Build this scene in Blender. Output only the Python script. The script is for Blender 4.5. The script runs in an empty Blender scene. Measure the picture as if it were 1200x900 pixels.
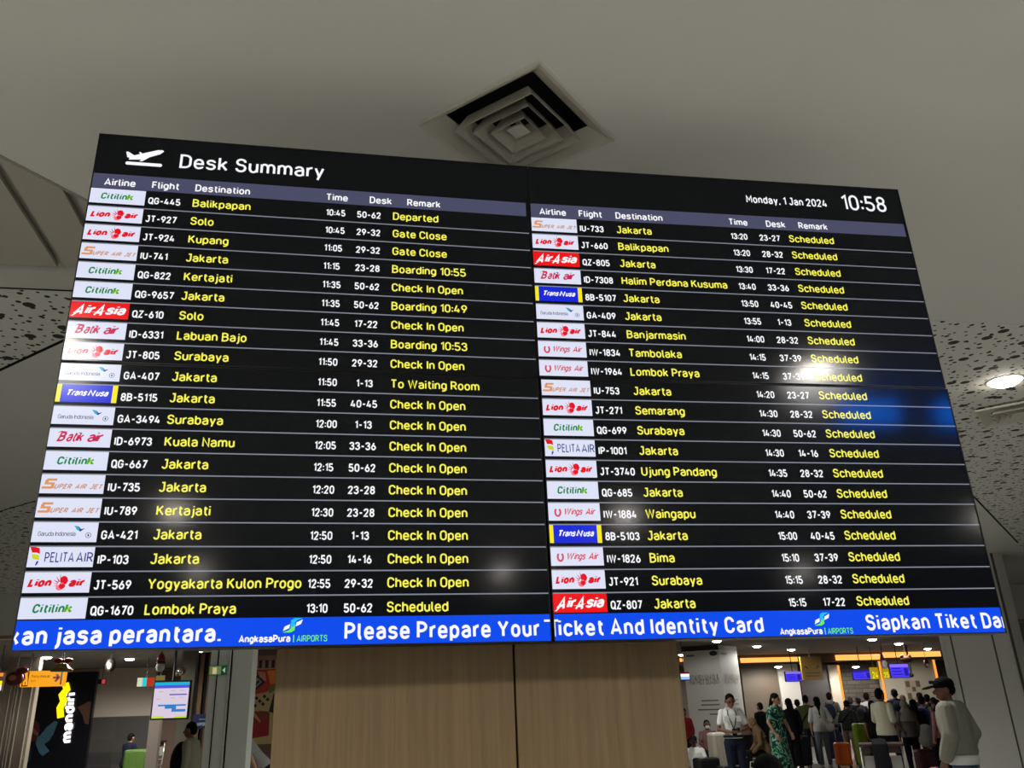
import bpy, bmesh, math, random
import numpy as np
from mathutils import Vector, Matrix
random.seed(7)
SC = bpy.context.scene
COL = SC.collection
V3 = lambda *a: np.array(a, float)

# ------------------------------------------------------------------ camera
CAM_Z = 1.6
FWD = V3(0.15588, 0.91368, 0.37520)
RGT = V3(0.98715, -0.15680, -0.02844)
UPV = V3(-0.03284, -0.37482, 0.92650)
FPX, PCX, PCY = 1001.31, 574.232, 422.445      # focal length and lens axis for a 1200 x 900 frame
cd = bpy.data.cameras.new('camera')
cam = bpy.data.objects.new('camera', cd)
COL.objects.link(cam)
cd.sensor_fit = 'HORIZONTAL'
cd.sensor_width = 36.0
cd.lens = FPX / 1200 * 36
cd.shift_x = (600 - PCX) / 1200
cd.shift_y = (PCY - 450) / 1200
cd.clip_start = 0.05
m = Matrix.Identity(4)
for i in range(3):
    m[i][0] = RGT[i]; m[i][1] = UPV[i]; m[i][2] = -FWD[i]
m[2][3] = CAM_Z
cam.matrix_world = m
SC.camera = cam

# ------------------------------------------------------------------ world, exposure
SC.view_settings.view_transform = 'Standard'
SC.view_settings.look = 'None'
SC.view_settings.exposure = 0.0
SC.view_settings.gamma = 1.0
SC.view_settings.use_curve_mapping = False
wd = bpy.data.worlds.new('hall_air')
SC.world = wd
wd.use_nodes = True
wd.node_tree.nodes['Background'].inputs[0].default_value = (1.0, 0.98, 0.93, 1)
wd.node_tree.nodes['Background'].inputs[1].default_value = 0.10
NEAR_LAMP = 170.0     # radiance of the lenses in the near hall
FAR_LAMP = 34.0       # ... under the low ceiling
FAR_LAMP_W = 135.0     # right of the partition
LEFT_LAMP_W = 1050.0    # left of it
BACK_LAMP_W = 150.0
ROOM_LAMP_W = 750.0    # watts of the lamp inside every near downlight

# ------------------------------------------------------------------ measuring helpers
CPOS = V3(0, 0, CAM_Z)
def ray(x, y):
    return FWD + RGT * (x - PCX) / FPX - UPV * (y - PCY) / FPX
def at_y(x, y, Y):
    d = ray(x, y); return CPOS + d * (Y / d[1])
def at_z(x, y, Z):
    d = ray(x, y); return CPOS + d * ((Z - CAM_Z) / d[2])
def at_d(x, y, D):
    d = ray(x, y); return CPOS + d * (D / math.hypot(d[0], d[1]))

# ------------------------------------------------------------------ materials
MATS = {}
def lin(c):
    return tuple(((v / 255) / 12.92 if v <= 10 else (((v / 255) + 0.055) / 1.055) ** 2.4) for v in c)
def mat(name, col=(128, 128, 128), rough=0.6, emit=0.0, metal=0.0, spec=0.5, noise=0.0, nscale=8.0, bump=0.0):
    if name in MATS: return MATS[name]
    M = bpy.data.materials.new(name); M.use_nodes = True
    nt = M.node_tree; b = nt.nodes['Principled BSDF']
    c = (*lin(col), 1)
    b.inputs['Base Color'].default_value = c
    b.inputs['Roughness'].default_value = rough
    b.inputs['Metallic'].default_value = metal
    b.inputs['Specular IOR Level'].default_value = spec
    if emit:
        b.inputs['Emission Color'].default_value = c
        b.inputs['Emission Strength'].default_value = emit
        b.inputs['Base Color'].default_value = (0.004, 0.004, 0.005, 1)
        b.inputs['Specular IOR Level'].default_value = min(spec, .2); b.inputs['Roughness'].default_value = .14
    if noise or bump:
        tc = nt.nodes.new('ShaderNodeTexCoord')
        n = nt.nodes.new('ShaderNodeTexNoise'); n.inputs['Scale'].default_value = nscale
        n.inputs['Detail'].default_value = 4
        nt.links.new(tc.outputs['Object'], n.inputs['Vector'])
        if noise:
            mx = nt.nodes.new('ShaderNodeMix'); mx.data_type = 'RGBA'
            mx.inputs[6].default_value = tuple(v * (1 - noise) for v in c[:3]) + (1,)
            mx.inputs[7].default_value = tuple(min(1, v * (1 + noise)) for v in c[:3]) + (1,)
            nt.links.new(n.outputs['Fac'], mx.inputs[0])
            nt.links.new(mx.outputs[2], b.inputs['Base Color'])
        if bump:
            bp = nt.nodes.new('ShaderNodeBump'); bp.inputs['Strength'].default_value = bump
            bp.inputs['Distance'].default_value = 0.01
            nt.links.new(n.outputs['Fac'], bp.inputs['Height'])
            nt.links.new(bp.outputs['Normal'], b.inputs['Normal'])
    MATS[name] = M
    return M

def ramp(nt, fac, stops, const=False):
    r = nt.nodes.new('ShaderNodeValToRGB')
    if const: r.color_ramp.interpolation = 'CONSTANT'
    e = r.color_ramp.elements
    while len(e) < len(stops): e.new(0.5)
    for k, (p, c) in enumerate(stops):
        e[k].position = p; e[k].color = (*lin(c), 1)
    nt.links.new(fac, r.inputs[0])
    return r.outputs[0]

def mat_tiles(name, c1, c2, mortar, bw, bh, gap, rough=0.5, spec=0.5, flat='XY', offset=0.0, streak=0.0):
    M = mat(name, c1, rough, spec=spec); nt = M.node_tree; b = nt.nodes['Principled BSDF']
    tc = nt.nodes.new('ShaderNodeTexCoord'); mp = nt.nodes.new('ShaderNodeMapping')
    if flat == 'XZ': mp.inputs['Rotation'].default_value = (math.radians(90), 0, 0)
    br = nt.nodes.new('ShaderNodeTexBrick')
    br.offset = offset
    br.inputs['Color1'].default_value = (*lin(c1), 1); br.inputs['Color2'].default_value = (*lin(c2), 1)
    br.inputs['Mortar'].default_value = (*lin(mortar), 1)
    br.inputs['Scale'].default_value = 1.0; br.inputs['Mortar Size'].default_value = gap
    br.inputs['Brick Width'].default_value = bw; br.inputs['Row Height'].default_value = bh
    nt.links.new(tc.outputs['Object'], mp.inputs[0]); nt.links.new(mp.outputs[0], br.inputs[0])
    nt.links.new(br.outputs[0], b.inputs['Base Color'])
    return M

def mat_perforated():
    M = mat('perforated_plasterboard', (195, 194, 185), 0.85, spec=0.2); nt = M.node_tree; b = nt.nodes['Principled BSDF']
    tc = nt.nodes.new('ShaderNodeTexCoord')
    prev = None
    for sc_, rad, seed in ((3.7, 0.128, 0.0), (8.2, 0.130, 3.7), (10.8, 0.110, 9.1)):
        mp = nt.nodes.new('ShaderNodeMapping'); mp.inputs['Location'].default_value = (seed, seed * 1.7, 0)
        nt.links.new(tc.outputs['Object'], mp.inputs[0])
        vo = nt.nodes.new('ShaderNodeTexVoronoi'); vo.voronoi_dimensions = '2D'
        vo.inputs['Scale'].default_value = sc_; vo.inputs['Randomness'].default_value = 0.85
        nt.links.new(mp.outputs[0], vo.inputs['Vector'])
        lt = nt.nodes.new('ShaderNodeMath'); lt.operation = 'LESS_THAN'; lt.inputs[1].default_value = rad
        nt.links.new(vo.outputs['Distance'], lt.inputs[0])
        if prev is None: prev = lt.outputs[0]
        else:
            mxm = nt.nodes.new('ShaderNodeMath'); mxm.operation = 'MAXIMUM'
            nt.links.new(prev, mxm.inputs[0]); nt.links.new(lt.outputs[0], mxm.inputs[1]); prev = mxm.outputs[0]
    mx = nt.nodes.new('ShaderNodeMix'); mx.data_type = 'RGBA'
    mx.inputs[6].default_value = (*lin((195, 194, 185)), 1); mx.inputs[7].default_value = (*lin((52, 46, 38)), 1)
    nt.links.new(prev, mx.inputs[0]); nt.links.new(mx.outputs[2], b.inputs['Base Color'])
    return M

def mat_wood(name, c1, c2, scale=(22, 22, 0.7)):
    M = mat(name, c1, 0.42, spec=0.35); nt = M.node_tree; b = nt.nodes['Principled BSDF']
    tc = nt.nodes.new('ShaderNodeTexCoord'); mp = nt.nodes.new('ShaderNodeMapping')
    mp.inputs['Scale'].default_value = scale
    n = nt.nodes.new('ShaderNodeTexNoise'); n.inputs['Scale'].default_value = 2.0; n.inputs['Detail'].default_value = 6
    n.inputs['Roughness'].default_value = 0.65
    nt.links.new(tc.outputs['Object'], mp.inputs[0]); nt.links.new(mp.outputs[0], n.inputs['Vector'])
    nt.links.new(ramp(nt, n.outputs['Fac'], [(0.3, c2), (0.7, c1)]), b.inputs['Base Color'])
    return M

def mat_leaf_print(name):
    M = mat(name, (20, 70, 55), 0.75, spec=0.2); nt = M.node_tree; b = nt.nodes['Principled BSDF']
    tc = nt.nodes.new('ShaderNodeTexCoord')
    n = nt.nodes.new('ShaderNodeTexNoise'); n.inputs['Scale'].default_value = 6.0; n.inputs['Detail'].default_value = 1.0
    n.inputs['Distortion'].default_value = 2.2
    nt.links.new(tc.outputs['Object'], n.inputs['Vector'])
    nt.links.new(ramp(nt, n.outputs['Fac'], [(0.0, (8, 22, 22)), (0.42, (14, 52, 44)), (0.49, (34, 118, 88)), (0.54, (168, 206, 182)), (0.60, (26, 92, 70)), (1.0, (10, 36, 32))]), b.inputs['Base Color'])
    return M

# ------------------------------------------------------------------ mesh builder
class MB:
    def __init__(s): s.v = []; s.f = []; s.m = []; s.mats = []
    def mi(s, M):
        if M not in s.mats: s.mats.append(M)
        return s.mats.index(M)
    def add(s, vs, fs, M):
        o = len(s.v); s.v += [tuple(map(float, p)) for p in vs]; k = s.mi(M)
        for f in fs: s.f.append(tuple(i + o for i in f)); s.m.append(k)
        return s
    def box(s, lo, hi, M):
        x0, y0, z0 = lo; x1, y1, z1 = hi
        return s.add([(x0,y0,z0),(x1,y0,z0),(x1,y1,z0),(x0,y1,z0),(x0,y0,z1),(x1,y0,z1),(x1,y1,z1),(x0,y1,z1)],
                     [(0,3,2,1),(4,5,6,7),(0,1,5,4),(1,2,6,5),(2,3,7,6),(3,0,4,7)], M)
    def prism(s, poly, a, b, M, axis='z'):
        """poly: 2-D outline, extruded from a to b along axis"""
        n = len(poly)
        def P(p, t): return {'z': (p[0], p[1], t), 'y': (p[0], t, p[1]), 'x': (t, p[0], p[1])}[axis]
        vs = [P(p, a) for p in poly] + [P(p, b) for p in poly]
        fs = [tuple(range(n))[::-1], tuple(range(n, 2 * n))] + [(i, (i + 1) % n, n + (i + 1) % n, n + i) for i in range(n)]
        return s.add(vs, fs, M)
    def poly(s, pts, y, M):
        """flat polygon in the x-z plane at depth y"""
        return s.add([(p[0], y, p[1]) for p in pts], [tuple(range(len(pts)))], M)
    def rect(s, x0, z0, x1, z1, y, M): return s.poly([(x0, z0), (x1, z0), (x1, z1), (x0, z1)], y, M)
    def tube(s, pts, rad, M, n=8, cap=True):
        pts = [V3(*p) for p in pts]; rad = rad if hasattr(rad, '__len__') else [rad] * len(pts)
        vs = []; fs = []; ref = None
        for i, p in enumerate(pts):
            t = pts[min(i + 1, len(pts) - 1)] - pts[max(i - 1, 0)]; t = t / (np.linalg.norm(t) + 1e-9)
            if ref is None: ref = V3(0, 0, 1) if abs(t[2]) < .9 else V3(1, 0, 0)
            u = np.cross(t, ref); u /= np.linalg.norm(u) + 1e-9; w = np.cross(u, t); ref = w
            for k in range(n):
                a = 2 * math.pi * k / n; vs.append(p + rad[i] * (u * math.cos(a) + w * math.sin(a)))
        for i in range(len(pts) - 1):
            for k in range(n): fs.append((i*n+k, i*n+(k+1)%n, (i+1)*n+(k+1)%n, (i+1)*n+k))
        if cap: fs += [tuple(range(n))[::-1], tuple(range((len(pts)-1)*n, len(pts)*n))]
        return s.add(vs, fs, M)
    def lathe(s, prof, M, c=(0, 0, 0), n=24):
        vs = []; fs = []
        for r, z in prof:
            for k in range(n):
                a = 2*math.pi*k/n; vs.append((c[0]+r*math.cos(a), c[1]+r*math.sin(a), c[2]+z))
        for i in range(len(prof)-1):
            for k in range(n): fs.append((i*n+k, i*n+(k+1)%n, (i+1)*n+(k+1)%n, (i+1)*n+k))
        fs += [tuple(range(n))[::-1], tuple(range((len(prof)-1)*n, len(prof)*n))]
        return s.add(vs, fs, M)
    def ball(s, c, r, M, n=12, h=8, R=None):
        vs = []; fs = []; r = r if hasattr(r, '__len__') else (r, r, r)
        for i in range(h + 1):
            ph = math.pi * i / h
            for k in range(n):
                a = 2*math.pi*k/n
                p = V3(r[0]*math.sin(ph)*math.cos(a), r[1]*math.sin(ph)*math.sin(a), r[2]*math.cos(ph))
                if R is not None: p = R @ p
                vs.append(p + V3(*c))
        for i in range(h):
            for k in range(n): fs.append((i*n+k, (i+1)*n+k, (i+1)*n+(k+1)%n, i*n+(k+1)%n))
        return s.add(vs, fs, M)
    def build(s, name, parent=None, smooth=False, bevel=0.0, loc=None, rot=None):
        me = bpy.data.meshes.new(name)
        me.from_pydata(s.v, [], s.f)
        for M in s.mats: me.materials.append(M)
        me.polygons.foreach_set('material_index', s.m)
        if smooth: me.polygons.foreach_set('use_smooth', [True] * len(s.f))
        me.update()
        o = bpy.data.objects.new(name, me); COL.objects.link(o)
        if parent: o.parent = parent
        if loc is not None: o.location = loc
        if rot is not None: o.rotation_euler = rot
        if bevel:
            b = o.modifiers.new('edge', 'BEVEL'); b.width = bevel; b.segments = 2; b.limit_method = 'ANGLE'
        return o

def tag(o, label=None, cat=None, group=None, kind=None):
    if label: o['label'] = label
    if cat: o['category'] = cat
    if group: o['group'] = group
    if kind: o['kind'] = kind
    return o
def thing(name, label, cat, loc=(0, 0, 0), rz=0.0, group=None):
    o = bpy.data.objects.new(name, None); COL.objects.link(o)
    o.empty_display_size = 0.1
    o.location = tuple(map(float, loc)); o.rotation_euler = (0, 0, rz)
    return tag(o, label, cat, group)
def copy_tree(o, parent=None):
    c = o.copy(); COL.objects.link(c)
    if parent: c.parent = parent
    for ch in [x for x in o.children]: copy_tree(ch, c)
    return c
def struct(o): o['kind'] = 'structure'; return o

# ------------------------------------------------------------------ lettering: a stroke alphabet turned into ribbons
# 'x,y' points in units of the capital height, 'r' rounds the corner, a leading @ closes the stroke, | parts strokes
GL = {
'A': (.58, '0,0 .29,1 .58,0|.1,.28 .48,.28'), 'B': (.5, '0,.53 .46,.53r .46,1r 0,1 0,0 .5,0r .5,.53r .3,.53'),
'C': (.48, '.48,.72 .48,1r 0,1r 0,0r .48,0r .48,.28'), 'D': (.5, '@0,0 0,1 .5,1r .5,0r'), 'E': (.42, '.42,1 0,1 0,0 .42,0|0,.53 .37,.53'),
'F': (.4, '.4,1 0,1 0,0|0,.52 .35,.52'), 'G': (.5, '.48,.74 .48,1r 0,1r 0,0r .5,0r .5,.48 .27,.48'), 'H': (.5, '0,0 0,1|.5,0 .5,1|0,.52 .5,.52'),
'I': (0.0, '0,0 0,1'), 'J': (.38, '0,.2 0,0r .36,0r .36,1 .14,1'), 'K': (.5, '0,0 0,1|.46,1 .02,.42|.17,.6 .5,0'), 'L': (.38, '0,1 0,0 .38,0'),
'M': (.62, '0,0 0,1 .31,.35 .62,1 .62,0'), 'N': (.5, '0,0 0,1 .5,0 .5,1'), 'O': (.5, '@0,0r 0,1r .5,1r .5,0r'), 'P': (.47, '0,0 0,1 .47,1r .47,.44r 0,.44'),
'Q': (.5, '@0,0r 0,1r .5,1r .5,0r|.30,.26 .60,-.12'), 'R': (.48, '0,0 0,1 .47,1r .47,.46r 0,.46|.24,.46 .5,0'),
'S': (.47, '.45,.76 .45,1r .01,1r .01,.53r .47,.53r .47,0r 0,0r 0,.24'), 'T': (.5, '0,1 .5,1|.25,1 .25,0'), 'U': (.5, '0,1 0,0r .5,0r .5,1'),
'V': (.54, '0,1 .27,0 .54,1'), 'W': (.8, '0,1 .2,0 .4,1 .6,0 .8,1'), 'Y': (.54, '0,1 .27,.45 .54,1|.27,.45 .27,0'), 'Z': (.46, '0,1 .46,1 0,0 .46,0'), 'X': (.5, '0,0 .5,1|0,1 .5,0'),
'0': (.46, '@0,0r 0,1r .46,1r .46,0r'), '1': (.22, '0,.8 .22,1 .22,0'), '2': (.46, '0,.72 0,1r .44,1r .44,.62r 0,0 .46,0'),
'3': (.46, '0,.78 0,1r .43,1r .43,.54r .16,.54|.16,.54 .46,.54r .46,0r 0,0r 0,.22'), '4': (.5, '.22,1 0,.24 .5,.24|.36,.52 .36,0'),
'5': (.46, '.42,1 .03,1 .01,.57 .46,.6r .46,0r 0,0r 0,.2'), '6': (.46, '@0,0r 0,.58r .46,.58r .46,0r|.03,.42 .3,1'), '7': (.44, '0,1 .44,1 .14,0'),
'8': (.46, '@.03,.54r .03,1r .43,1r .43,.54r|@0,0r 0,.54r .46,.54r .46,0r'), '9': (.46, '@0,.42r 0,1r .46,1r .46,.42r|.43,.58 .16,0'),
'a': (.41, '.02,.56 .02,.72r .41,.72r .41,0|.41,.42 0,.42r 0,0r .41,0r .41,.2'), 'b': (.42, '0,1 0,0|@0,0r 0,.72r .42,.72r .42,0r'), 'c': (.4, '.4,.54 .4,.72r 0,.72r 0,0r .4,0r .4,.18'),
'd': (.42, '.42,1 .42,0|@0,0r 0,.72r .42,.72r .42,0r'), 'e': (.42, '0,.36 .42,.36 .42,.72r 0,.72r 0,0r .41,0r .41,.15'), 'f': (.24, '.1,0 .1,1r .3,1|0,.7 .27,.7'),
'g': (.42, '@0,0r 0,.72r .42,.72r .42,0r|.42,.72 .42,-.26r .02,-.26'), 'h': (.4, '0,1 0,0|0,.45 0,.72r .4,.72r .4,0'), 'i': (0.0, '0,.72 0,0|0,.9 0,1.02'),
'j': (.12, '.12,.72 .12,-.26r -.04,-.26|.12,.9 .12,1.02'), 'k': (.4, '0,1 0,0|.37,.72 .02,.28|.14,.42 .4,0'), 'l': (.08, '0,1 0,0r .14,0'), 'm': (.7, '0,.72 0,0|0,.45 0,.72r .35,.72r .35,0|.35,.45 .35,.72r .7,.72r .7,0'),
'n': (.4, '0,.72 0,0|0,.45 0,.72r .4,.72r .4,0'), 'o': (.42, '@0,0r 0,.72r .42,.72r .42,0r'), 'p': (.42, '0,.72 0,-.26|@0,0r 0,.72r .42,.72r .42,0r'), 'q': (.42, '.42,.72 .42,-.26|@0,0r 0,.72r .42,.72r .42,0r'),
'r': (.2, '0,.72 0,0|0,.4 0,.72r .27,.72'), 's': (.4, '.38,.56 .38,.72r .01,.72r .01,.38r .4,.38r .4,0r 0,0r 0,.15'), 't': (.24, '.1,.95 .1,0r .3,0|0,.72 .28,.72'),
'u': (.4, '0,.72 0,0r .4,0r .4,.72|.4,.4 .4,0'), 'v': (.42, '0,.72 .21,0 .42,.72'), 'w': (.64, '0,.72 .16,0 .32,.72 .48,0 .64,.72'), 'y': (.42, '0,.72 .22,0|.42,.72 .13,-.26'), 'x': (.38, '0,0 .38,.72|0,.72 .38,0'), 'z': (.38, '0,.72 .38,.72 0,0 .38,0'),
'-': (.32, '.0,.45 .32,.45'), ':': (0.04, '.02,.06 .02,.22|.02,.54 .02,.70'), '.': (0.0, '0,-.03 0,.1'), ',': (.05, '.05,.08 0,-.14'), '|': (0.0, '0,-.1 0,.95'), '&': (.55, '.5,.0 .08,.72r .08,1r .36,1r .36,.7r 0,.4r 0,0r .4,0r .5,.4'), '/': (.4, '0,0 .4,1'),
}
_PATHS = {}
def glyph_paths(ch):
    if ch in _PATHS: return _PATHS[ch]
    out = []
    for part in GL[ch][1].split('|'):
        closed = part.startswith('@'); pts = []
        for t in part.lstrip('@').split():
            r = t.endswith('r'); x, y = t.rstrip('r').split(','); pts.append((float(x), float(y), r))
        n = len(pts); path = []
        for i, (x, y, r) in enumerate(pts):
            if not r or (not closed and i in (0, n - 1)): path.append((x, y)); continue
            p = np.array((x, y)); a = np.array(pts[i - 1][:2]); b = np.array(pts[(i + 1) % n][:2])
            la, lb = np.linalg.norm(a - p), np.linalg.norm(b - p)
            ka = .5 if pts[i - 1][2] else .9; kb = .5 if pts[(i + 1) % n][2] else .9
            da, db = (a - p) / la, (b - p) / lb
            ra, rb = min(la * ka, .30), min(lb * kb, .30)
            for q in range(6):
                t = q / 5; c0, c1, c2, c3 = p + da * ra, p + da * ra * .45, p + db * rb * .45, p + db * rb
                path.append(tuple((1-t)**3*c0 + 3*t*(1-t)**2*c1 + 3*t*t*(1-t)*c2 + t**3*c3))
        cl = [path[0]]
        for q in path[1:]:
            if math.hypot(q[0]-cl[-1][0], q[1]-cl[-1][1]) > 1e-4: cl.append(q)
        out.append((cl, closed))
    _PATHS[ch] = out
    return out
def text_width(txt, wt, sp):
    w = 0
    for ch in txt: w += (.30 if ch == ' ' else GL[ch][0] + wt + sp)
    return w - sp
def ribbon(pts, closed, hw):
    n = len(pts); P = [np.array(p, float) for p in pts]; L = []; R = []
    for i in range(n):
        if closed: a, b = P[i - 1], P[(i + 1) % n]
        else: a, b = P[max(i - 1, 0)], P[min(i + 1, n - 1)]
        d1 = P[i] - a; d2 = b - P[i]
        l1, l2 = np.linalg.norm(d1), np.linalg.norm(d2)
        d1 = d1 / l1 if l1 > 1e-9 else d2 / l2; d2 = d2 / l2 if l2 > 1e-9 else d1
        n1 = np.array((-d1[1], d1[0])); n2 = np.array((-d2[1], d2[0])); nn = n1 + n2; ln = np.linalg.norm(nn)
        nn = nn / ln if ln > 1e-6 else n1
        k = min(1.7, 1 / max(.3, float(nn @ n1)))
        L.append(P[i] + nn * hw * k); R.append(P[i] - nn * hw * k)
    q = [(L[i], R[i], R[(i + 1) % n], L[(i + 1) % n]) for i in range(n if closed else n - 1)]
    return q
def write(mb, txt, x, z, y, cap, M, wt=.14, sp=.12, xs=1.0, slant=0.0, width=None, align='l', clip=None, vert=False, colors=None):
    """letters of height cap in the x-z plane at depth y; width fixes the run's width"""
    nat = text_width(txt, wt, sp) * cap
    if width: xs = width / nat
    w = nat * xs
    if align == 'c': x = x - w / 2
    elif align == 'r': x = x - w
    cur = 0.0
    for j, ch in enumerate(txt):
        if ch == ' ': cur += .30; continue
        MM = colors.get(j, M) if colors else M
        for pts, closed in glyph_paths(ch):
            pp = [((px + wt / 2) / 1.0, wt / 2 + py * (1 - wt)) for px, py in pts]
            for quad in ribbon(pp, closed, wt / 2):
                vs = []
                for qx, qz in quad:
                    X = (cur + qx) * cap * xs + slant * qz * cap; Z = qz * cap
                    if vert: vs.append((x - Z, y, z + X))
                    else: vs.append((x + X, y, z + Z))
                if clip:
                    if max(v[0] for v in vs) <= clip[0] or min(v[0] for v in vs) >= clip[1]: continue
                    vs = [(min(max(v[0], clip[0]), clip[1]), v[1], v[2]) for v in vs]
                mb.add(vs, [(0, 1, 2, 3)], MM)
        cur += GL[ch][0] + wt + sp
    return w

# ------------------------------------------------------------------ the room shell
CEIL, LOW, BULK = 3.8, 3.0, 17.6
plaster = mat('white_plasterboard', (195, 194, 185), 0.85, spec=0.2, noise=0.04, nscale=1.3)
perf = mat_perforated()
panel_grey = mat('grey_wall_panel', (186, 185, 176), 0.5, spec=0.3, noise=0.03, nscale=1.0)
dark_gap = mat('dark_gap', (18, 17, 15), 0.9, spec=0.1)
fl = MB(); fl.box((-22, -16, -0.2), (34, 17.4, 0), mat_tiles('polished_floor_tile', (174, 173, 168), (166, 165, 160), (118, 116, 112), 0.8, 0.8, 0.006, rough=0.38, spec=.35))
struct(fl.build('floor'))
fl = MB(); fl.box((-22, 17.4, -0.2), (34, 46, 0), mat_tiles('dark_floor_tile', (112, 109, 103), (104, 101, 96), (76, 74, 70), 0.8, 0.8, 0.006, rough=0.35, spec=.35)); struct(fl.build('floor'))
# main ceiling with the recessed trough cut out of it
A0, B0, C0 = (-7.0, -3.35), (-0.45, 4.54), (-7.0, 4.54)
ce = MB()
def slab(poly, z0, z1, M): ce.prism(poly, z0, z1, M)
slab([(-22, -16), (34, -16), (34, -3.35), (-22, -3.35)], CEIL, CEIL + .3, plaster)
slab([(-22, -3.35), A0, C0, (-22, 4.54)], CEIL, CEIL + .3, plaster)
DX, DY, DR = .635, 2.85, .405                         # diamond opening for the diffuser
slab([A0, (DX, -3.35), (DX, DY - DR), (DX - DR, DY), (DX, DY + DR), (DX, 4.54), B0], CEIL, CEIL + .3, plaster)
slab([(DX, -3.35), (34, -3.35), (34, 4.54), (DX, 4.54), (DX, DY + DR), (DX + DR, DY), (DX, DY - DR)], CEIL, CEIL + .3, plaster)
slab([(-22, 4.54), (34, 4.54), (34, BULK), (-22, BULK)], CEIL, CEIL + .3, plaster)
struct(ce.build('ceiling'))
trough_p = mat('trough_board', (166, 161, 148), 0.85, spec=.2)
tr = MB()                                            # the trough above the cut-out: flat boards with open joints
zt = CEIL + 0.12
tr.box((-7.2, -3.5, zt + .045), (0, 4.7, zt + .14), trough_p)
xj = -7.2
for xe in (-6.4, -5.6, -4.8, -4.0, -3.2, -2.4, -1.62, -1.37, 0.0):
    tr.box((xj + .022, -3.5, zt), (xe - .022, 4.5, zt + .02), trough_p); xj = xe
struct(tr.build('ceiling'))
pe = MB()                                            # perforated boards, a few millimetres below the plain ones
zp = CEIL - 0.004
pe.prism([(3.0, 4.44), (34, 4.44), (34, 33), (BULK - 1.75, BULK), (3.0, 4.75)][:2] + [(34, BULK), (BULK - 1.72, BULK), (3.0, 4.72)], zp, CEIL - .0005, perf)
pe.prism([(-22, 4.56), (-1.11, 4.56), (-14.15, BULK), (-22, BULK)], zp, CEIL - .0005, perf)
pe.prism([(1.86, 4.56), (3.0, 4.8), (6.0, BULK - .1), (-11.15, BULK - .1)], zp, CEIL - .0005, perf)
struct(pe.build('ceiling'))
gv = MB()                                            # thin shadow joints along the diagonal borders
def joint(p, q, w=.012):
    d = np.array(q) - np.array(p); d = d / np.linalg.norm(d); n_ = np.array((-d[1], d[0])) * w
    gv.prism([tuple(np.array(p) + n_), tuple(np.array(q) + n_), tuple(np.array(q) - n_), tuple(np.array(p) - n_)], zp - .002, zp, dark_gap)
joint((3.0, 4.72), (10.6, 12.3)); joint((-1.11, 4.56), (-12, 15.4)); joint((1.86, 4.56), (-9, 15.4), .008)
gv.box((-7, 4.535, CEIL - .003), (-.46, 4.548, CEIL - .0005), dark_gap)
lip = mat('trough_lip', (140, 134, 122), .8)
d_ = np.array(B0) - np.array(A0); d_ = d_ / np.linalg.norm(d_); n_ = np.array((-d_[1], d_[0])) * .010
gv.prism([tuple(np.array(A0) + n_), tuple(np.array(B0) + n_), tuple(np.array(B0) - n_), tuple(np.array(A0) - n_)], CEIL - .003, CEIL + .12, lip)
struct(gv.build('trim_1'))
bk = MB(); bk.box((-22, BULK, LOW), (34, BULK + .25, CEIL + .3), plaster)
bk.box((-22, BULK - .01, LOW), (34, BULK, LOW + .06), mat('bulkhead_glow_paint', (150, 118, 84), 0.6))  # warm glow on the lower edge, painted as a brown strip
struct(bk.build('wall_bulkhead'))
lc = MB(); lc.box((-22, BULK + .25, LOW), (34, 46, LOW + .3), mat('low_ceiling_board', (140, 132, 122), 0.75, spec=0.2))
struct(lc.build('ceiling'))

# ------------------------------------------------------------------ departure boards
PW, PH = 1.4399, 0.80991
SX, SY, SZ = 0.583806, 2.509695, 3.384517
AL, AR = 0.012971, -0.012391
scr_black = mat('screen_black_glass', (3, 4, 6), 0.10, spec=0.22)
_sb = scr_black.node_tree.nodes['Principled BSDF']; _sb.inputs['Emission Color'].default_value = (.0016, .0020, .0028, 1); _sb.inputs['Emission Strength'].default_value = 1.0
bezel_m = mat('black_bezel', (9, 9, 10), 0.4, spec=0.3)
wht = mat('lit_white_text', (250, 250, 255), emit=1.0)
ylw = mat('lit_yellow_text', (250, 243, 86), emit=1.0)
tile_w = mat('lit_tile_white', (222, 226, 246), emit=1.0)
hdr_m = mat('lit_header_grey', (72, 74, 100), emit=1.0)
sep_m = mat('lit_separator', (132, 136, 150), emit=1.0)
blue_m = mat('lit_ticker_blue', (2, 74, 236), emit=1.0)
def L(name, c): return mat('lit_' + name, c, emit=1.0)
red_l, green_l, leaf_l, lime_l = L('red', (226, 10, 34)), L('green', (8, 132, 72)), L('leaf_green', (60, 170, 40)), L('lime', (206, 214, 20))
tan_l, tan2_l, navy_l, teal_l = L('tan', (222, 150, 96)), L('dull_tan', (204, 150, 124)), L('navy', (34, 46, 140)), L('teal', (40, 170, 200))
slate_l, crim_l, gold_l, yel_l = L('slate', (92, 100, 122)), L('crimson', (200, 24, 84)), L('gold', (222, 190, 50)), L('yellow', (250, 232, 10))
rblue_l, pink_l, pale_l, cyan_l, lgreen_l = L('royal_blue', (14, 40, 214)), L('rose', (214, 74, 100)), L('pale_red', (244, 120, 136)), L('cyan', (30, 190, 250)), L('bright_green', (110, 236, 90))
RED_T, BLU_T = L('red_tile', (238, 12, 18)), L('blue_tile', (14, 36, 214))
TW, THt = .117, .0665

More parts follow.
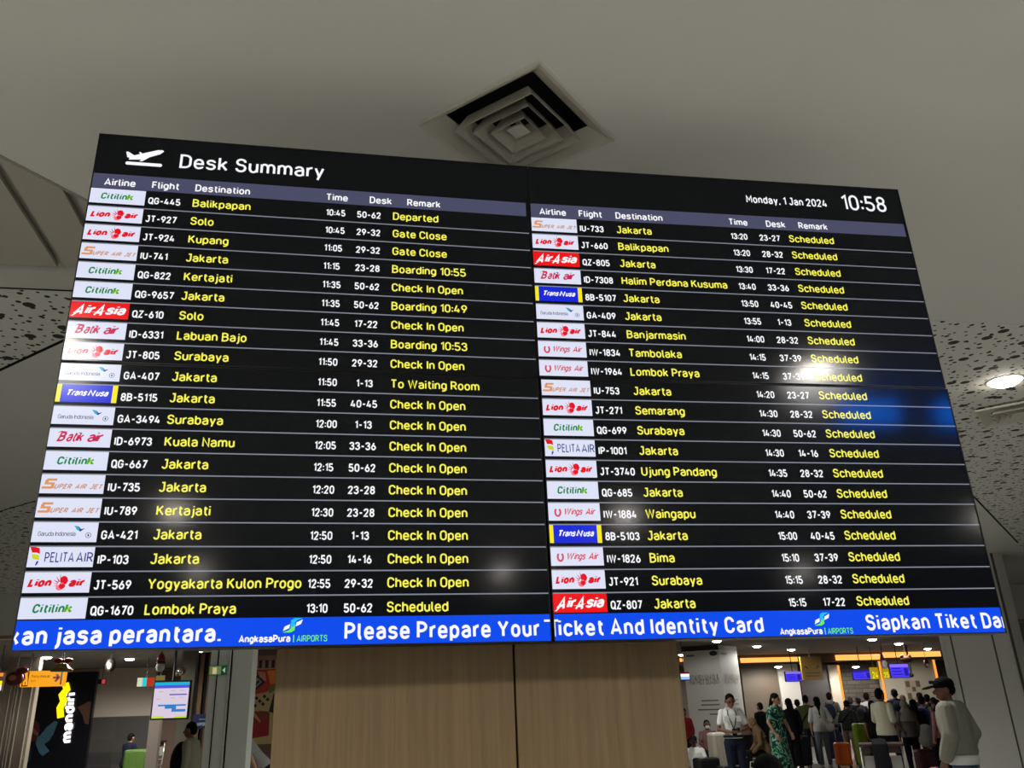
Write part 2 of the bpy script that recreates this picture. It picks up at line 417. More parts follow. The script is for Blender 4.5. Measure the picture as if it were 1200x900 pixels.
def logo(code, mb, x, z, w, h):
    """one airline tile; x, z: its lower left corner"""
    y1, y2 = -.0011, -.0015
    X = lambda t: x + t * w
    Z = lambda t: z + t * h
    def T(s, x0, x1, zb, cap, M, **k): write(mb, s, X(x0), Z(zb), y2, cap * h, M, width=(x1 - x0) * w - abs(k.get('slant', 0)) * cap * h * .6, **k)
    if code == 'QZ':
        mb.rect(x, z, x + w, z + h, y1, RED_T)
        T('A', .05, .26, .16, .66, wht, slant=.45, wt=.2); T('ir', .24, .43, .24, .58, wht, slant=.4, wt=.2, sp=.04)
        T('A', .39, .60, .12, .72, wht, slant=.45, wt=.2); T('sia', .59, .96, .24, .58, wht, slant=.4, wt=.2, sp=.04)
        mb.poly([(X(.03), Z(.10)), (X(.16), Z(.36)), (X(.24), Z(.44)), (X(.14), Z(.30)), (X(.06), Z(.08))], y2, wht)
        mb.poly([(X(.36), Z(.36)), (X(.50), Z(.40)), (X(.62), Z(.47)), (X(.50), Z(.34))], y2, wht)
        return
    if code == '8B':
        mb.rect(x, z, x + w, z + h, y1, BLU_T)
        mb.rect(x, z, X(.085), z + h, y2, yel_l); mb.rect(X(.915), z, x + w, z + h, y2, yel_l)
        T('T', .15, .27, .36, .36, wht, slant=.35, wt=.2); T('rans', .25, .51, .36, .36, wht, slant=.35, wt=.2, sp=.06)
        T('N', .51, .64, .36, .36, wht, slant=.35, wt=.2); T('usa', .64, .86, .36, .36, wht, slant=.35, wt=.2, sp=.06)
        return
    mb.rect(x, z, x + w, z + h, y1, tile_w)
    if code == 'QG':
        T('Citilin', .20, .68, .28, .44, green_l, slant=.16, wt=.2, sp=.1); T('k', .67, .80, .28, .44, leaf_l, slant=.16, wt=.2)
        mb.poly([(X(.69), Z(.30)), (X(.735), Z(.42)), (X(.75), Z(.56)), (X(.705), Z(.42))], y2 - .0002, lime_l)
    elif code == 'JT':
        T('Lion', .07, .43, .28, .43, red_l, slant=.28, wt=.28, sp=.03); T('air', .67, .92, .28, .43, red_l, slant=.28, wt=.28, sp=.03)
        for k in range(5):                            # winged head between the words
            a = math.radians(100 + k * 24); c0 = (X(.565), Z(.40)); r0, r1 = h * .16, h * (.56 - .05 * k)
            p0 = (c0[0] + math.cos(a) * r0, c0[1] + math.sin(a) * r0); p1 = (c0[0] + math.cos(a) * r1, c0[1] + math.sin(a) * r1)
            nx, nz = -math.sin(a) * h * .035, math.cos(a) * h * .035
            mb.poly([(p0[0] - nx, p0[1] - nz), p1, (p0[0] + nx, p0[1] + nz)], y2, crim_l if k < 3 else pale_l)
        def disc(cx, cz, rx, rz, M, yy): mb.poly([(cx + rx * math.cos(t * .524), cz + rz * math.sin(t * .524)) for t in range(12)], yy, M)
        disc(X(.55), Z(.25), h * .17, h * .14, pale_l, y2)
        disc(X(.60), Z(.62), h * .18, h * .20, red_l, y2 - .0001); disc(X(.585), Z(.33), h * .15, h * .15, red_l, y2 - .0001)
        mb.poly([(X(.62), Z(.74)), (X(.67), Z(.60)), (X(.64), Z(.40)), (X(.60), Z(.46))], y2 - .0001, red_l)
        disc(X(.575), Z(.45), h * .10, h * .035, pale_l, y2 - .0003)
    elif code == 'IU':
        for (x0, x1, z0, z1) in ((.06, .22, .66, .78), (.045, .10, .46, .70), (.05, .20, .46, .57), (.155, .205, .26, .5), (.02, .18, .24, .36)):
            sl = .05
            mb.poly([(X(x0 + sl * z0), Z(z0)), (X(x1 + sl * z0), Z(z0)), (X(x1 + sl * z1), Z(z1)), (X(x0 + sl * z1), Z(z1))], y2, tan_l)
        T('UPER', .215, .50, .24, .27, tan2_l, slant=.4, wt=.22, sp=.10); T('AIR', .54, .73, .24, .27, tan2_l, slant=.4, wt=.22, sp=.10)
        T('JET', .77, .98, .24, .27, tan2_l, slant=.4, wt=.22, sp=.10)
    elif code == 'ID':
        T('B', .14, .29, .28, .56, crim_l, slant=.35, wt=.20); T('atik', .28, .57, .28, .56, crim_l, slant=.35, wt=.18, sp=.0)
        T('air', .61, .87, .28, .56, crim_l, slant=.35, wt=.18, sp=.0)
        mb.poly([(X(.10), Z(.22)), (X(.14), Z(.34)), (X(.215), Z(.80)), (X(.17), Z(.46))], y2 - .0002, gold_l)
        mb.poly([(X(.13), Z(.74)), (X(.20), Z(.86)), (X(.32), Z(.82)), (X(.2), Z(.80))], y2 - .0002, crim_l)
    elif code == 'GA':
        T('Garuda Indonesia', .10, .67, .30, .24, slate_l, wt=.12, sp=.02)
        mb.poly([(X(.63), Z(.84)), (X(.70), Z(.80)), (X(.73), Z(.55)), (X(.68), Z(.62))], y2, teal_l)
        mb.poly([(X(.70), Z(.80)), (X(.74), Z(.66)), (X(.80), Z(.70)), (X(.73), Z(.52))], y2 - .0001, navy_l)
        ring = [(X(.865) + h * .13 * math.cos(t * .45), Z(.35) + h * .13 * math.sin(t * .45)) for t in range(14)]
        for q in ribbon(ring, True, h * .014): mb.poly([tuple(p) for p in q], y2, slate_l)
        mb.poly([(X(.85), Z(.35)), (X(.865), Z(.43)), (X(.88), Z(.35)), (X(.865), Z(.27))], y2, navy_l)
    elif code == 'IP':
        T('PELITA', .26, .70, .24, .50, navy_l, wt=.13, sp=.12); T('AIR', .735, .985, .24, .50, navy_l, wt=.13, sp=.12)
        mb.poly([(X(.02), Z(1)), (X(.10), Z(1)), (X(.165), Z(.94)), (X(.18), Z(.66)), (X(.13), Z(.72)), (X(.06), Z(.72))], y2, red_l)
        mb.poly([(X(.055), Z(.62)), (X(.11), Z(.64)), (X(.175), Z(.58)), (X(.185), Z(.34)), (X(.13), Z(.38)), (X(.085), Z(.42))], y2, lime_l)
        mb.poly([(X(.15), Z(.30)), (X(.18), Z(.30)), (X(.17), Z(.18)), (X(.145), Z(.06)), (X(.135), Z(.12))], y2, rblue_l)
    elif code == 'IW':
        arc = [(X(.19) + h * .15 * math.sin(a), Z(.48) - h * .22 * math.cos(a)) for a in np.linspace(-2.5, 2.5, 14)]
        for q in ribbon(arc, False, h * .055): mb.poly([tuple(p) for p in q], y2, pink_l)
        T('W', .29, .45, .32, .40, pink_l, slant=.3, wt=.2); T('ings', .44, .67, .32, .40, pink_l, slant=.3, wt=.17, sp=.03)
        T('Air', .71, .91, .32, .40, pink_l, slant=.3, wt=.18, sp=.03)

TILE_WORDS = {'QG': 'white tile with slanted green lettering', 'JT': 'white tile with bold red lettering around a winged head', 'IU': 'white tile with tan slanted capitals',
              'QZ': 'red tile with white slanted lettering', 'ID': 'white tile with crimson script lettering', 'GA': 'white tile with thin grey lettering and a teal bird',
              '8B': 'blue tile with yellow ends and white lettering', 'IP': 'white tile with navy capitals and a red, yellow and blue flame', 'IW': 'white tile with rose horseshoe and script lettering'}
ROWS_L = '''QG-445;Balikpapan;10:45;50-62;Departed
JT-927;Solo;10:45;29-32;Gate Close
JT-924;Kupang;11:05;29-32;Gate Close
IU-741;Jakarta;11:15;23-28;Boarding 10:55
QG-822;Kertajati;11:35;50-62;Check In Open
QG-9657;Jakarta;11:35;50-62;Boarding 10:49
QZ-610;Solo;11:45;17-22;Check In Open
ID-6331;Labuan Bajo;11:45;33-36;Boarding 10:53
JT-805;Surabaya;11:50;29-32;Check In Open
GA-407;Jakarta;11:50;1-13;To Waiting Room
8B-5115;Jakarta;11:55;40-45;Check In Open
GA-3494;Surabaya;12:00;1-13;Check In Open
ID-6973;Kuala Namu;12:05;33-36;Check In Open
QG-667;Jakarta;12:15;50-62;Check In Open
IU-735;Jakarta;12:20;23-28;Check In Open
IU-789;Kertajati;12:30;23-28;Check In Open
GA-421;Jakarta;12:50;1-13;Check In Open
IP-103;Jakarta;12:50;14-16;Check In Open
JT-569;Yogyakarta Kulon Progo;12:55;29-32;Check In Open
QG-1670;Lombok Praya;13:10;50-62;Scheduled'''
ROWS_R = '''IU-733;Jakarta;13:20;23-27
JT-660;Balikpapan;13:20;28-32
QZ-805;Jakarta;13:30;17-22
ID-7308;Halim Perdana Kusuma;13:40;33-36
8B-5107;Jakarta;13:50;40-45
GA-409;Jakarta;13:55;1-13
JT-844;Banjarmasin;14:00;28-32
IW-1834;Tambolaka;14:15;37-39
IW-1964;Lombok Praya;14:15;37-39
IU-753;Jakarta;14:20;23-27
JT-271;Semarang;14:30;28-32
QG-699;Surabaya;14:30;50-62
IP-1001;Jakarta;14:30;14-16
JT-3740;Ujung Pandang;14:35;28-32
QG-685;Jakarta;14:40;50-62
IW-1884;Waingapu;14:40;37-39
8B-5103;Jakarta;15:00;40-45
IW-1826;Bima;15:10;37-39
JT-921;Surabaya;15:15;28-32
QZ-807;Jakarta;15:15;17-22'''
ROW0, PITCH = .2577, .0828
XS_D = .1649 * PW / (text_width('Lombok Praya', .15, .09) * .0292)     # row lettering set to the board's own width
XS_F = .0751 * PW / (text_width('QG-1670', .18, .10) * .0250)
CAP_D, CAP_F = .0292, .0250

def board(side, row, label, dx=0.0):
    a = AL if side == 'L' else AR
    e = V3(math.cos(a), math.sin(a), 0)
    c = V3(SX, SY, 0) + e * ((-.5 if side == 'L' else .5) * PW + dx)
    root = thing('display_panel', label, 'display screen', (c[0], c[1], SZ - (row + 1) * PH), a, 'four screens of the departure board')
    U = lambda u: (u - .5) * PW
    Zv = lambda v: (row + 1 - v) * PH
    g = .0014                                          # half gap between neighbouring bezels
    hb = MB(); hb.box((-PW/2 + g, .006, g), (PW/2 - g, .085, PH - g), bezel_m)
    hb.box((-PW/2 + .12, .085, .1), (PW/2 - .12, .125, PH - .1), bezel_m)
    hb.build('housing', root, bevel=.002)
    bz = MB(); t = .0034
    bz.box((-PW/2+g, -.0025, g), (-PW/2+g+t, .006, PH-g), bezel_m); bz.box((PW/2-g-t, -.0025, g), (PW/2-g, .006, PH-g), bezel_m)
    bz.box((-PW/2+g+t, -.0025, g), (PW/2-g-t, .006, g+t), bezel_m); bz.box((-PW/2+g+t, -.0025, PH-g-t), (PW/2-g-t, .006, PH-g), bezel_m)
    bz.build('bezel', root)
    sc_ = MB(); sc_.box((-PW/2+g+t, 0, g+t), (PW/2-g-t, .006, PH-g-t), scr_black)
    sc_.build('screen', root)
    u0, u1 = .0034, .9966
    rows = (ROWS_L if side == 'L' else ROWS_R).splitlines()
    X = dict(L=(.1265, .2215, .517, .6155, .671), R=(.1228, .215, .509, .612, .664))[side]
    if row == 0:
        h = MB()
        if side == 'L':
            write(h, 'Desk Summary', U(.1829), Zv(.1385), -.0014, .0535, wht, wt=.135, width=.3251 * PW)
            h.build('heading_text', root); h = MB()
            ox, oz = U(.0668), Zv(.1408); k = .079 * PW
            P = lambda pts: [(ox + p[0] * k, oz + p[1] * k) for p in pts]
            h.poly(P([(.02, .0), (.97, .0), (1, .05), (.97, .105), (.02, .105), (-.01, .05)]), -.0014, wht)          # runway bar
            h.poly(P([(.10, .235), (.02, .25), (-.03, .43), (.02, .445), (.20, .33)]), -.0014, wht)                   # tail fin
            h.poly(P([(.07, .17), (.42, .205), (.62, .30), (.90, .43), (1.0, .53), (.96, .575), (.82, .565), (.20, .33), (.08, .25)]), -.00145, wht)
            h.poly(P([(.36, .145), (.44, .145), (.72, .38), (.56, .38)]), -.0015, wht)                                # near wing
            h.poly(P([(.42, .40), (.36, .46), (.32, .445), (.36, .36)]), -.0015, wht)
            h.build('take_off_symbol', root)
        else:
            write(h, 'Monday, 1 Jan 2024', U(.5662), Zv(.1230), -.0014, .0330, wht, wt=.16, width=.2211 * PW)
            h.build('date_text', root)
            h = MB(); write(h, '10:58', U(.829), Zv(.131), -.0014, .0665, wht, wt=.13, width=.1247 * PW)
            h.build('clock_text', root)
        hb2 = MB(); hb2.rect(U(u0), Zv(.2568), U(.9915), Zv(.190), -.0008, hdr_m)
        for s_, uu in zip(('Airline', 'Flight', 'Destination', 'Time', 'Desk', 'Remark'), (.0285, .130, .2235, .5155, .616, .704) if side == 'L' else (.0245, .1225, .2155, .5088, .6085, .696)):
            write(hb2, s_, U(uu), Zv(.2445), -.0014, .0268, wht, wt=.165, sp=.09, xs=.0661 * PW / (text_width('Airline', .165, .09) * .0268))
        hb2.build('header_bar', root)
    for k in (range(9) if row == 0 else range(9, 20)):
        d = rows[k].split(';'); v0 = ROW0 + PITCH * k; v1 = v0 + PITCH
        r = MB()
        va, vb = max(v0, row + .0045), min(v1, row + .9955) if row == 0 else v1
        r.rect(U(u0), Zv(vb), U(u1), Zv(va), -.0006, scr_black)
        if k not in (8, 19): r.rect(U(u0), Zv(v1 + .0022), U(u1), Zv(v1 - .0022), -.0011, sep_m)
        zb = Zv(v0 + .0595)
        write(r, d[0], U(X[0]), zb, -.0014, CAP_F, wht, wt=.18, sp=.10, xs=XS_F)
        write(r, d[1], U(X[1]), zb, -.0014, CAP_D, ylw, wt=.15, sp=.09, xs=XS_D)
        write(r, d[2], U(X[2]), zb, -.0014, CAP_F, wht, wt=.18, sp=.10, xs=XS_F * .94)
        write(r, d[3], U(X[3]), zb, -.0014, CAP_F, wht, wt=.18, sp=.10, xs=XS_F, align='c')
        write(r, d[4] if len(d) > 4 else 'Scheduled', U(X[4]), zb, -.0014, CAP_D, ylw, wt=.15, sp=.09, xs=XS_D)
        ro = r.build('flight_row', root)
        t_ = MB(); w_ = TW - (.0038 if side == 'R' else 0)
        logo(d[0].split('-')[0], t_, U(u0 - .0012), Zv(v0 + .0020 + THt), w_ * PW, THt * PH)
        to = t_.build('airline_logo', ro); to['label'] = TILE_WORDS[d[0].split('-')[0]]
    if row == 1:
        tb = MB(); tb.rect(U(u0), Zv(1.9955), U(u1), Zv(1.9035), -.0008, blue_m)
        cl = (U(u0), U(u1)); zb = Zv(1.9800); yy = -.0014
        def lg(ua, za):
            write(tb, 'AngkasaPura', U(ua), Zv(za), yy, .0195, wht, wt=.2, sp=.05, width=.0945 * PW)
            write(tb, '|', U(ua + .0995), Zv(za), yy, .021, lgreen_l, wt=.14)
            write(tb, 'AIRPORTS', U(ua + .1062), Zv(za), yy, .0175, lgreen_l, wt=.14, sp=.08, width=.0571 * PW)
            x0, z0, s_ = U(ua + .0790), Zv(za - .031), .0375
            Q = lambda pts: [(x0 + p[0] * s_ * 1.45, z0 + p[1] * s_) for p in pts]
            tb.poly(Q([(.0, 0), (.42, 0), (.60, .15), (.62, .55), (.52, .62), (.42, .55), (.40, .30), (.30, .14)]), yy, lgreen_l)
            tb.poly(Q([(1, 1), (.58, 1), (.40, .85), (.38, .45), (.48, .38), (.58, .45), (.60, .70), (.70, .86)]), yy - .0001, cyan_l)
            tb.poly(Q([(.02, .10), (.10, .42), (.36, .58), (.33, .30)]), yy - .0001, wht)
            tb.poly(Q([(.98, .90), (.90, .58), (.64, .42), (.67, .70)]), yy - .0002, wht)
        if side == 'L':
            write(tb, 'kan jasa perantara.', U(-.006), zb, yy, .047, wht, wt=.185, sp=.13, width=.369 * PW, clip=cl)
            lg(.3956, 1.9835)
            write(tb, 'Please Prepare Your', U(.5909), zb, yy, .047, wht, wt=.17, sp=.14, width=.3833 * PW, clip=cl)
            tb.rect(U(.9845), zb + .041, U(u1), zb + .047, yy, wht)
        else:
            tb.rect(U(u0), zb + .041, U(.0115), zb + .047, yy, wht); tb.rect(U(u0), zb, U(.0052), zb + .047, yy, wht)
            write(tb, 'icket And Identity Card', U(.0115), zb, yy, .047, wht, wt=.17, sp=.14, width=.4344 * PW)
            lg(.4804, 1.9900)
            write(tb, 'Siapkan Tiket Da', U(.6763), zb, yy, .047, wht, wt=.17, sp=.14, width=.3147 * PW)
            tb.rect(U(.9945), zb, U(u1), zb + .034, yy, wht)
        tb.build('ticker_band', root)['label'] = 'blue band of white scrolling text'
    return root
board('L', 0, 'upper left departure screen with the take-off symbol and the Desk Summary heading')
board('L', 1, 'lower left departure screen above a blue ticker reading Please Prepare Your', .001)
board('R', 0, 'upper right departure screen showing the date and the clock at 10:58')
board('R', 1, 'lower right departure screen above a blue ticker reading Ticket And Identity Card', .004)

# ------------------------------------------------------------------ wood partition that carries the boards
wood = mat_wood('tan_wood_laminate', (109, 90, 61), (90, 72, 47))
YW = SY + .14
xa, xs_, xb = at_y(318.5, 860, YW)[0], at_y(606, 860, YW)[0], at_y(803.5, 845, YW)[0]
wp = thing('wood_partition', 'tan wood-grain partition standing under and behind the departure screens', 'partition', ((xa + xb) / 2, YW + .12, 0))
for x0, x1 in ((xa, xs_ - .003), (xs_ + .003, xb)):
    p = MB(); p.box((x0 - (xa + xb) / 2, -.115, .0), (x1 - (xa + xb) / 2, .115, 3.25), wood); p.build('panel', wp, bevel=.003)

# ------------------------------------------------------------------ ceiling diffusers
dif_m = mat('diffuser_white', (178, 174, 160), 0.45, spec=0.4, noise=0.05, nscale=6)
def diffuser(label, c, rz, size, up_=.05, drop=0.0, group='square ceiling diffusers'):
    root = thing('ceiling_diffuser', label, 'ceiling vent', (c[0], c[1], CEIL - drop), rz, group)
    def ring(mb, r_out, z_out, r_in, z_in, t=.004):
        for k in range(4):
            R = lambda r, s: [(r, -r), (r, r), (-r, r), (-r, -r)][(k + s) % 4]
            o1, o2, i1, i2 = R(r_out, 0), R(r_out, 1), R(r_in, 0), R(r_in, 1)
            vs = [(*o1, z_out), (*o2, z_out), (*i2, z_in), (*i1, z_in)]
            vs += [(x_, y_, z_ + t) for x_, y_, z_ in vs]
            mb.add(vs, [(0,3,2,1),(4,5,6,7),(0,1,5,4),(1,2,6,5),(2,3,7,6),(3,0,4,7)], dif_m)
    h = size / 2
    fr = MB(); ring(fr, h, -.001, h * .985, -.013); ring(fr, h * .985, -.013, h * .93, -.008); ring(fr, h * .93, -.008, h * .715, up_)
    fr.build('frame', root)
    for f in (.63, .455, .28):
        r = MB(); ring(r, h * f, -.028, h * (f - .125), up_, .004); r.build('louvre_ring', root)
    cp = MB(); cp.box((-h * .12, -h * .12, -.004), (h * .12, h * .12, .004), dif_m); cp.box((-.008, -.008, .004), (.008, .008, up_), dif_m); cp.build('centre_plate', root)
    bx = MB()                                          # dark duct box above
    hb_ = h * .955; t0 = up_ + (.10 if up_ > .03 else .004)
    bx.box((-hb_, -hb_, t0), (hb_, hb_, t0 + .01), dark_gap)
    if up_ > .03:
        for p0, p1 in (((-hb_, -hb_), (hb_, -hb_ + .005)), ((-hb_, hb_ - .005), (hb_, hb_)), ((-hb_, -hb_), (-hb_ + .005, hb_)), ((hb_ - .005, -hb_), (hb_, hb_))): bx.box((*p0, .0), (*p1, t0), dark_gap)
    bx.build('duct', root)
    return root
diffuser('square white ceiling diffuser set as a diamond above the departure screens', (.635, 2.85), math.radians(45), .594)
diffuser('square white ceiling diffuser in the perforated ceiling, below the large round lamp', (5.55, 6.05), math.radians(45), .6, .018, .023)
stain = mat('ceiling_smudge', (120, 114, 102), 0.9, spec=0.1)

# ------------------------------------------------------------------ downlights
trim_w = mat('lamp_trim', (205, 202, 195), 0.4)
def lamp_mat(s_):
    return mat('lamp_lens_%d' % int(s_), (255, 246, 232), emit=s_)
def downlight(label, c, z, r, power, group, watts=0):
    root = thing('ceiling_downlight', label, 'ceiling light', (c[0], c[1], z), 0, group)
    t = MB(); t.lathe([(r * .96, -.004), (r * 1.0, -.010), (r * 1.14, -.008), (r * 1.16, 0)], trim_w, n=28); t.build('trim_ring', root, smooth=True)
    q = MB(); q.lathe([(0.001, -.05), (r * .35, -.047), (r * .65, -.037), (r * .88, -.02), (r * .97, -.006), (0.001, -.003)], lamp_mat(power), n=28); q.build('lens', root)
    if watts:
        ld = bpy.data.lights.new('lamp', 'SPOT'); ld.energy = watts; ld.spot_size = math.radians(150 if z > LOW else 174); ld.spot_blend = .6 if z > LOW else .25
        ld.shadow_soft_size = .22 if watts > 100 else r; ld.color = (1.0, .995, .965)
        lo = bpy.data.objects.new('lamp', ld); COL.objects.link(lo); lo.parent = root; lo.location = (0, 0, -.06)
    return root
nearest = at_z(1177.5, 445.5, CEIL)
downlight('large round lamp glowing in the perforated ceiling beside the screens', nearest, CEIL, .118, 60, 'lamps of the near hall', BACK_LAMP_W)
for x_, y_ in ((3.22, -.36), (-1.75, -.35), (-1.8, -5.3), (3.25, -5.4), (8.35, -5.5), (-2.1, -9.8), (3.0, -10.0), (8.1, -10.4), (8.3, -.5), (-6.6, -.4)):
    downlight('round ceiling lamp of the hall behind the viewer', (x_, y_), CEIL, .11, NEAR_LAMP, 'lamps of the near hall behind the viewer', ROOM_LAMP_W * (.18 if x_ > 7 else 1.0))
for x_, y_, w_ in ((1.2, 6.4, .5), (2.6, 11.2, 2.4), (6.0, 10.4, 2.9), (4.2, 15.5, 3.4)):  # unseen lamps added to brighten the columns and people beyond
    downlight('round fill lamp added in the hall ceiling, unseen behind the screens', (x_, y_), CEIL, .11, 60, 'added fill lamps behind the screens', BACK_LAMP_W * w_)
far = [(55, 770, 'ceiling lamp above the orange arrow sign'), (152, 772, 'ceiling lamp over the beige wall, between two hung ornaments'), (232, 764, 'ceiling lamp beside the grey pillar'),
       (840, 751, 'ceiling lamp in front of the poster column'), (887, 757, 'ceiling lamp just beyond the poster column'), (927, 761, 'ceiling lamp above the end of the first amber strip'),
       (970, 766, 'ceiling lamp at the start of the long amber strip'), (1022, 749, 'ceiling lamp nearest the blue ticker, over the check-in hall'), (1053, 754, 'ceiling lamp over the check-in hall, second from the ticker'),
       (1087, 760, 'ceiling lamp over the check-in hall beside the panelled column'), (799, 767, 'ceiling lamp beside the edge of the wood partition'),
       (912, 781, 'small ceiling lamp at the top of the dark wall panel'), (1003, 781, 'small ceiling lamp above the first violet monitor')]
for x_, y_, lb in far:
    p = at_z(x_, y_, LOW)
    if p[1] > 31: p = at_y(x_, y_, 29.0)
    downlight('round lit ' + lb if 'small' not in lb else 'round lit ' + lb, p, p[2] if p[2] < LOW - .05 else LOW, .12, FAR_LAMP, 'lamps under the low ceiling', {55: 30, 152: 280, 232: LEFT_LAMP_W}[x_] if x_ < 300 else FAR_LAMP_W * (.45 if x_ == 840 else 1))
downlight('round fill lamp added under the low ceiling, unseen behind the lower right screen', (7.6, 18.4), LOW, .12, FAR_LAMP, 'added fill lamps behind the screens', 170)  # added out of view to light the front of the poster column
downlight('round fill lamp added under the low ceiling, unseen behind the lower left screen', (-5.2, 18.5), LOW, .12, FAR_LAMP, 'added fill lamps behind the screens', 420)  # added out of view to light the fluted column, sign and ornaments

# ------------------------------------------------------------------ grey pillar and panelled column
def px_box(name, xl, xr, yref, Y, depth, z0, z1, M, parent=None, bevel=0.0, ridges=0):
    a, b = at_y(xl, yref, Y)[0], at_y(xr, yref, Y)[0]
    mb = MB(); mb.box((a, Y, z0), (b, Y + depth, z1), M)
    return mb, a, b
pil = mat('pillar_grey_paint', (196, 199, 190), 0.45, spec=0.35, noise=0.03, nscale=2)
mb, a, b = px_box('pillar', 247.5, 297, 768, 11.0, .55, 0, CEIL, pil)
w = b - a
for f in (.18, .50): mb.box((a + w * f - .006, 10.985, 0), (a + w * f + .006, 11.0, CEIL), dark_gap)
mb.box((a + w * .53, 10.96, 0), (b, 11.0, CEIL), pil); mb.box((a + w * .44, 10.97, 0), (a + w * .485, 11.0, CEIL), pil)
struct(tag(mb.build('pillar', bevel=.004), 'grey panelled pillar left of the wood partition', 'pillar'))
A_c, B_c = at_d(1100.5, 747, 17.2)[:2], at_d(1182.3, 740.5, 17.2)[:2]
C_c = at_d(1196.5, 740.5, 17.45)[:2]
e_c = (B_c - A_c) / np.linalg.norm(B_c - A_c); n_c = np.array((-e_c[1], e_c[0])); w = np.linalg.norm(B_c - A_c)
pj = mat('panel_joint', (74, 72, 66), 0.8)
mb = MB()
def cp_(u, v): p = A_c + e_c * u + n_c * v; return (p[0], p[1])
mb.prism([cp_(0, 0), cp_(w, 0), cp_(w, .9), cp_(.35, .9)], 0, CEIL, panel_grey)
for f in (.165, .755): mb.prism([cp_(w * f - .013, -.004), cp_(w * f + .013, -.004), cp_(w * f + .013, .001), cp_(w * f - .013, .001)], 0, CEIL - .05, pj)
for f0, f1 in ((0, .05), (.93, .985)): mb.prism([cp_(w * f0, -.025), cp_(w * f1, -.025), cp_(w * f1, .001), cp_(w * f0, .001)], 0, CEIL, panel_grey)
mb.prism([cp_(w, .01), cp_(w + .05, .01), cp_(w + .05, .3), cp_(w, .3)], 0, CEIL, pj)
mb.prism([cp_(w + .04, -.02), (C_c[0], C_c[1]), (C_c[0] + .1, C_c[1] + .6), cp_(w + .04, .6)], 0, CEIL, mat('pale_corner_panel', (206, 202, 192), 0.5, noise=0.02))
struct(tag(mb.build('pillar', bevel=.004), 'wide pale panelled column behind the man in the black cap', 'pillar'))

# poster column, its corner turned to the viewer
cream = mat('cream_paint', (190, 178, 158), 0.6, spec=0.3, noise=0.03, nscale=2)
white_board = mat('printed_board', (190, 188, 178), 0.5, spec=0.3)
p1, p2, p3 = at_y(803.5, 800, 24.1), at_y(846.8, 800, 23.4), at_y(868, 800, 24.4)
p1, p2, p3 = [p[:2] for p in (p1, p2, p3)]
pc = thing('poster_column', 'square column wrapped in pale printed boards with grey capitals', 'column', (p2[0], p2[1], 0))
def loc(p): return (p[0] - p2[0], p[1] - p2[1])
q4 = (p1[0] + p3[0] - p2[0], p1[1] + p3[1] - p2[1])
pb = MB(); pb.prism([loc(p1), loc(p2), loc(p3), loc(q4)], 0, LOW - .13, white_board); pb.build('body', pc)
tb_ = MB()
big = [tuple(np.array(loc(p)) * 1.02 + np.array((-.01, -.01))) for p in (p1, p2, p3, q4)]
tb_.prism(big, LOW - .13, LOW - .005, mat('black_band', (14, 14, 14), 0.5)); tb_.build('top_band', pc)
def face_text(a_, b_, lines, M):
    """writing on a vertical face running from a_ to b_ (world x, y)"""
    e = np.array(b_) - np.array(a_); Lf = np.linalg.norm(e); e = e / Lf
    mbt = MB()
    for txt, u_, z_, cap, wf in lines:
        t2 = MB(); write(t2, txt, u_ * Lf, z_, 0, cap, M, wt=.16, width=wf * Lf) if txt else t2.rect(u_ * Lf, z_, (u_ + wf) * Lf, z_ + cap, 0, M)
        nrm = np.array((e[1], -e[0])) * .006
        mbt.add([(a_[0] + e[0] * v[0] + nrm[0] - p2[0], a_[1] + e[1] * v[0] + nrm[1] - p2[1], v[2]) for v in t2.v], t2.f, M)
    return mbt
ink = mat('grey_ink', (104, 96, 88), 0.7)
zz = lambda y_: at_y(825, y_, 23.8)[2]
face_text(p1, p2, [('SITANG LUNASI &', .10, zz(797), .14, .82), ('MATHOT DUABIN', .12, zz(802.5), .14, .80), ('', .1, zz(769), .05, .22), ('', .38, zz(822), .035, .46), ('', .36, zz(827), .035, .5), ('', .26, zz(832.5), .035, .62), ('', .56, zz(838), .035, .3)], ink).build('printed_text', pc)
face_text(p2, p3, [('SITANG LUN', .12, zz(797), .14, .80), ('MATHOT', .12, zz(802.5), .14, .78), ('', .1, zz(768), .05, .3), ('', .15, zz(822), .035, .55), ('', .15, zz(827), .035, .6), ('', .15, zz(832.5), .035, .66)], mat('pale_ink', (150, 138, 126), 0.7)).build('printed_text', pc)
ov = MB(); e_ = (np.array(p2) - np.array(p1)); c_ = np.array(p1) + e_ * .84 - np.array(p2) + np.array((0, -.012))
ov.lathe([(.001, -.008), (.11, -.008), (.11, .008), (.001, .008)], mat('black_band', (14, 14, 14), 0.5), n=20)
o_ = ov.build('round_emblem', pc, loc=(c_[0], c_[1], zz(766.5)), rot=(math.radians(90), 0, math.atan2(e_[1], e_[0]))); o_.scale = (1, .6, 1)

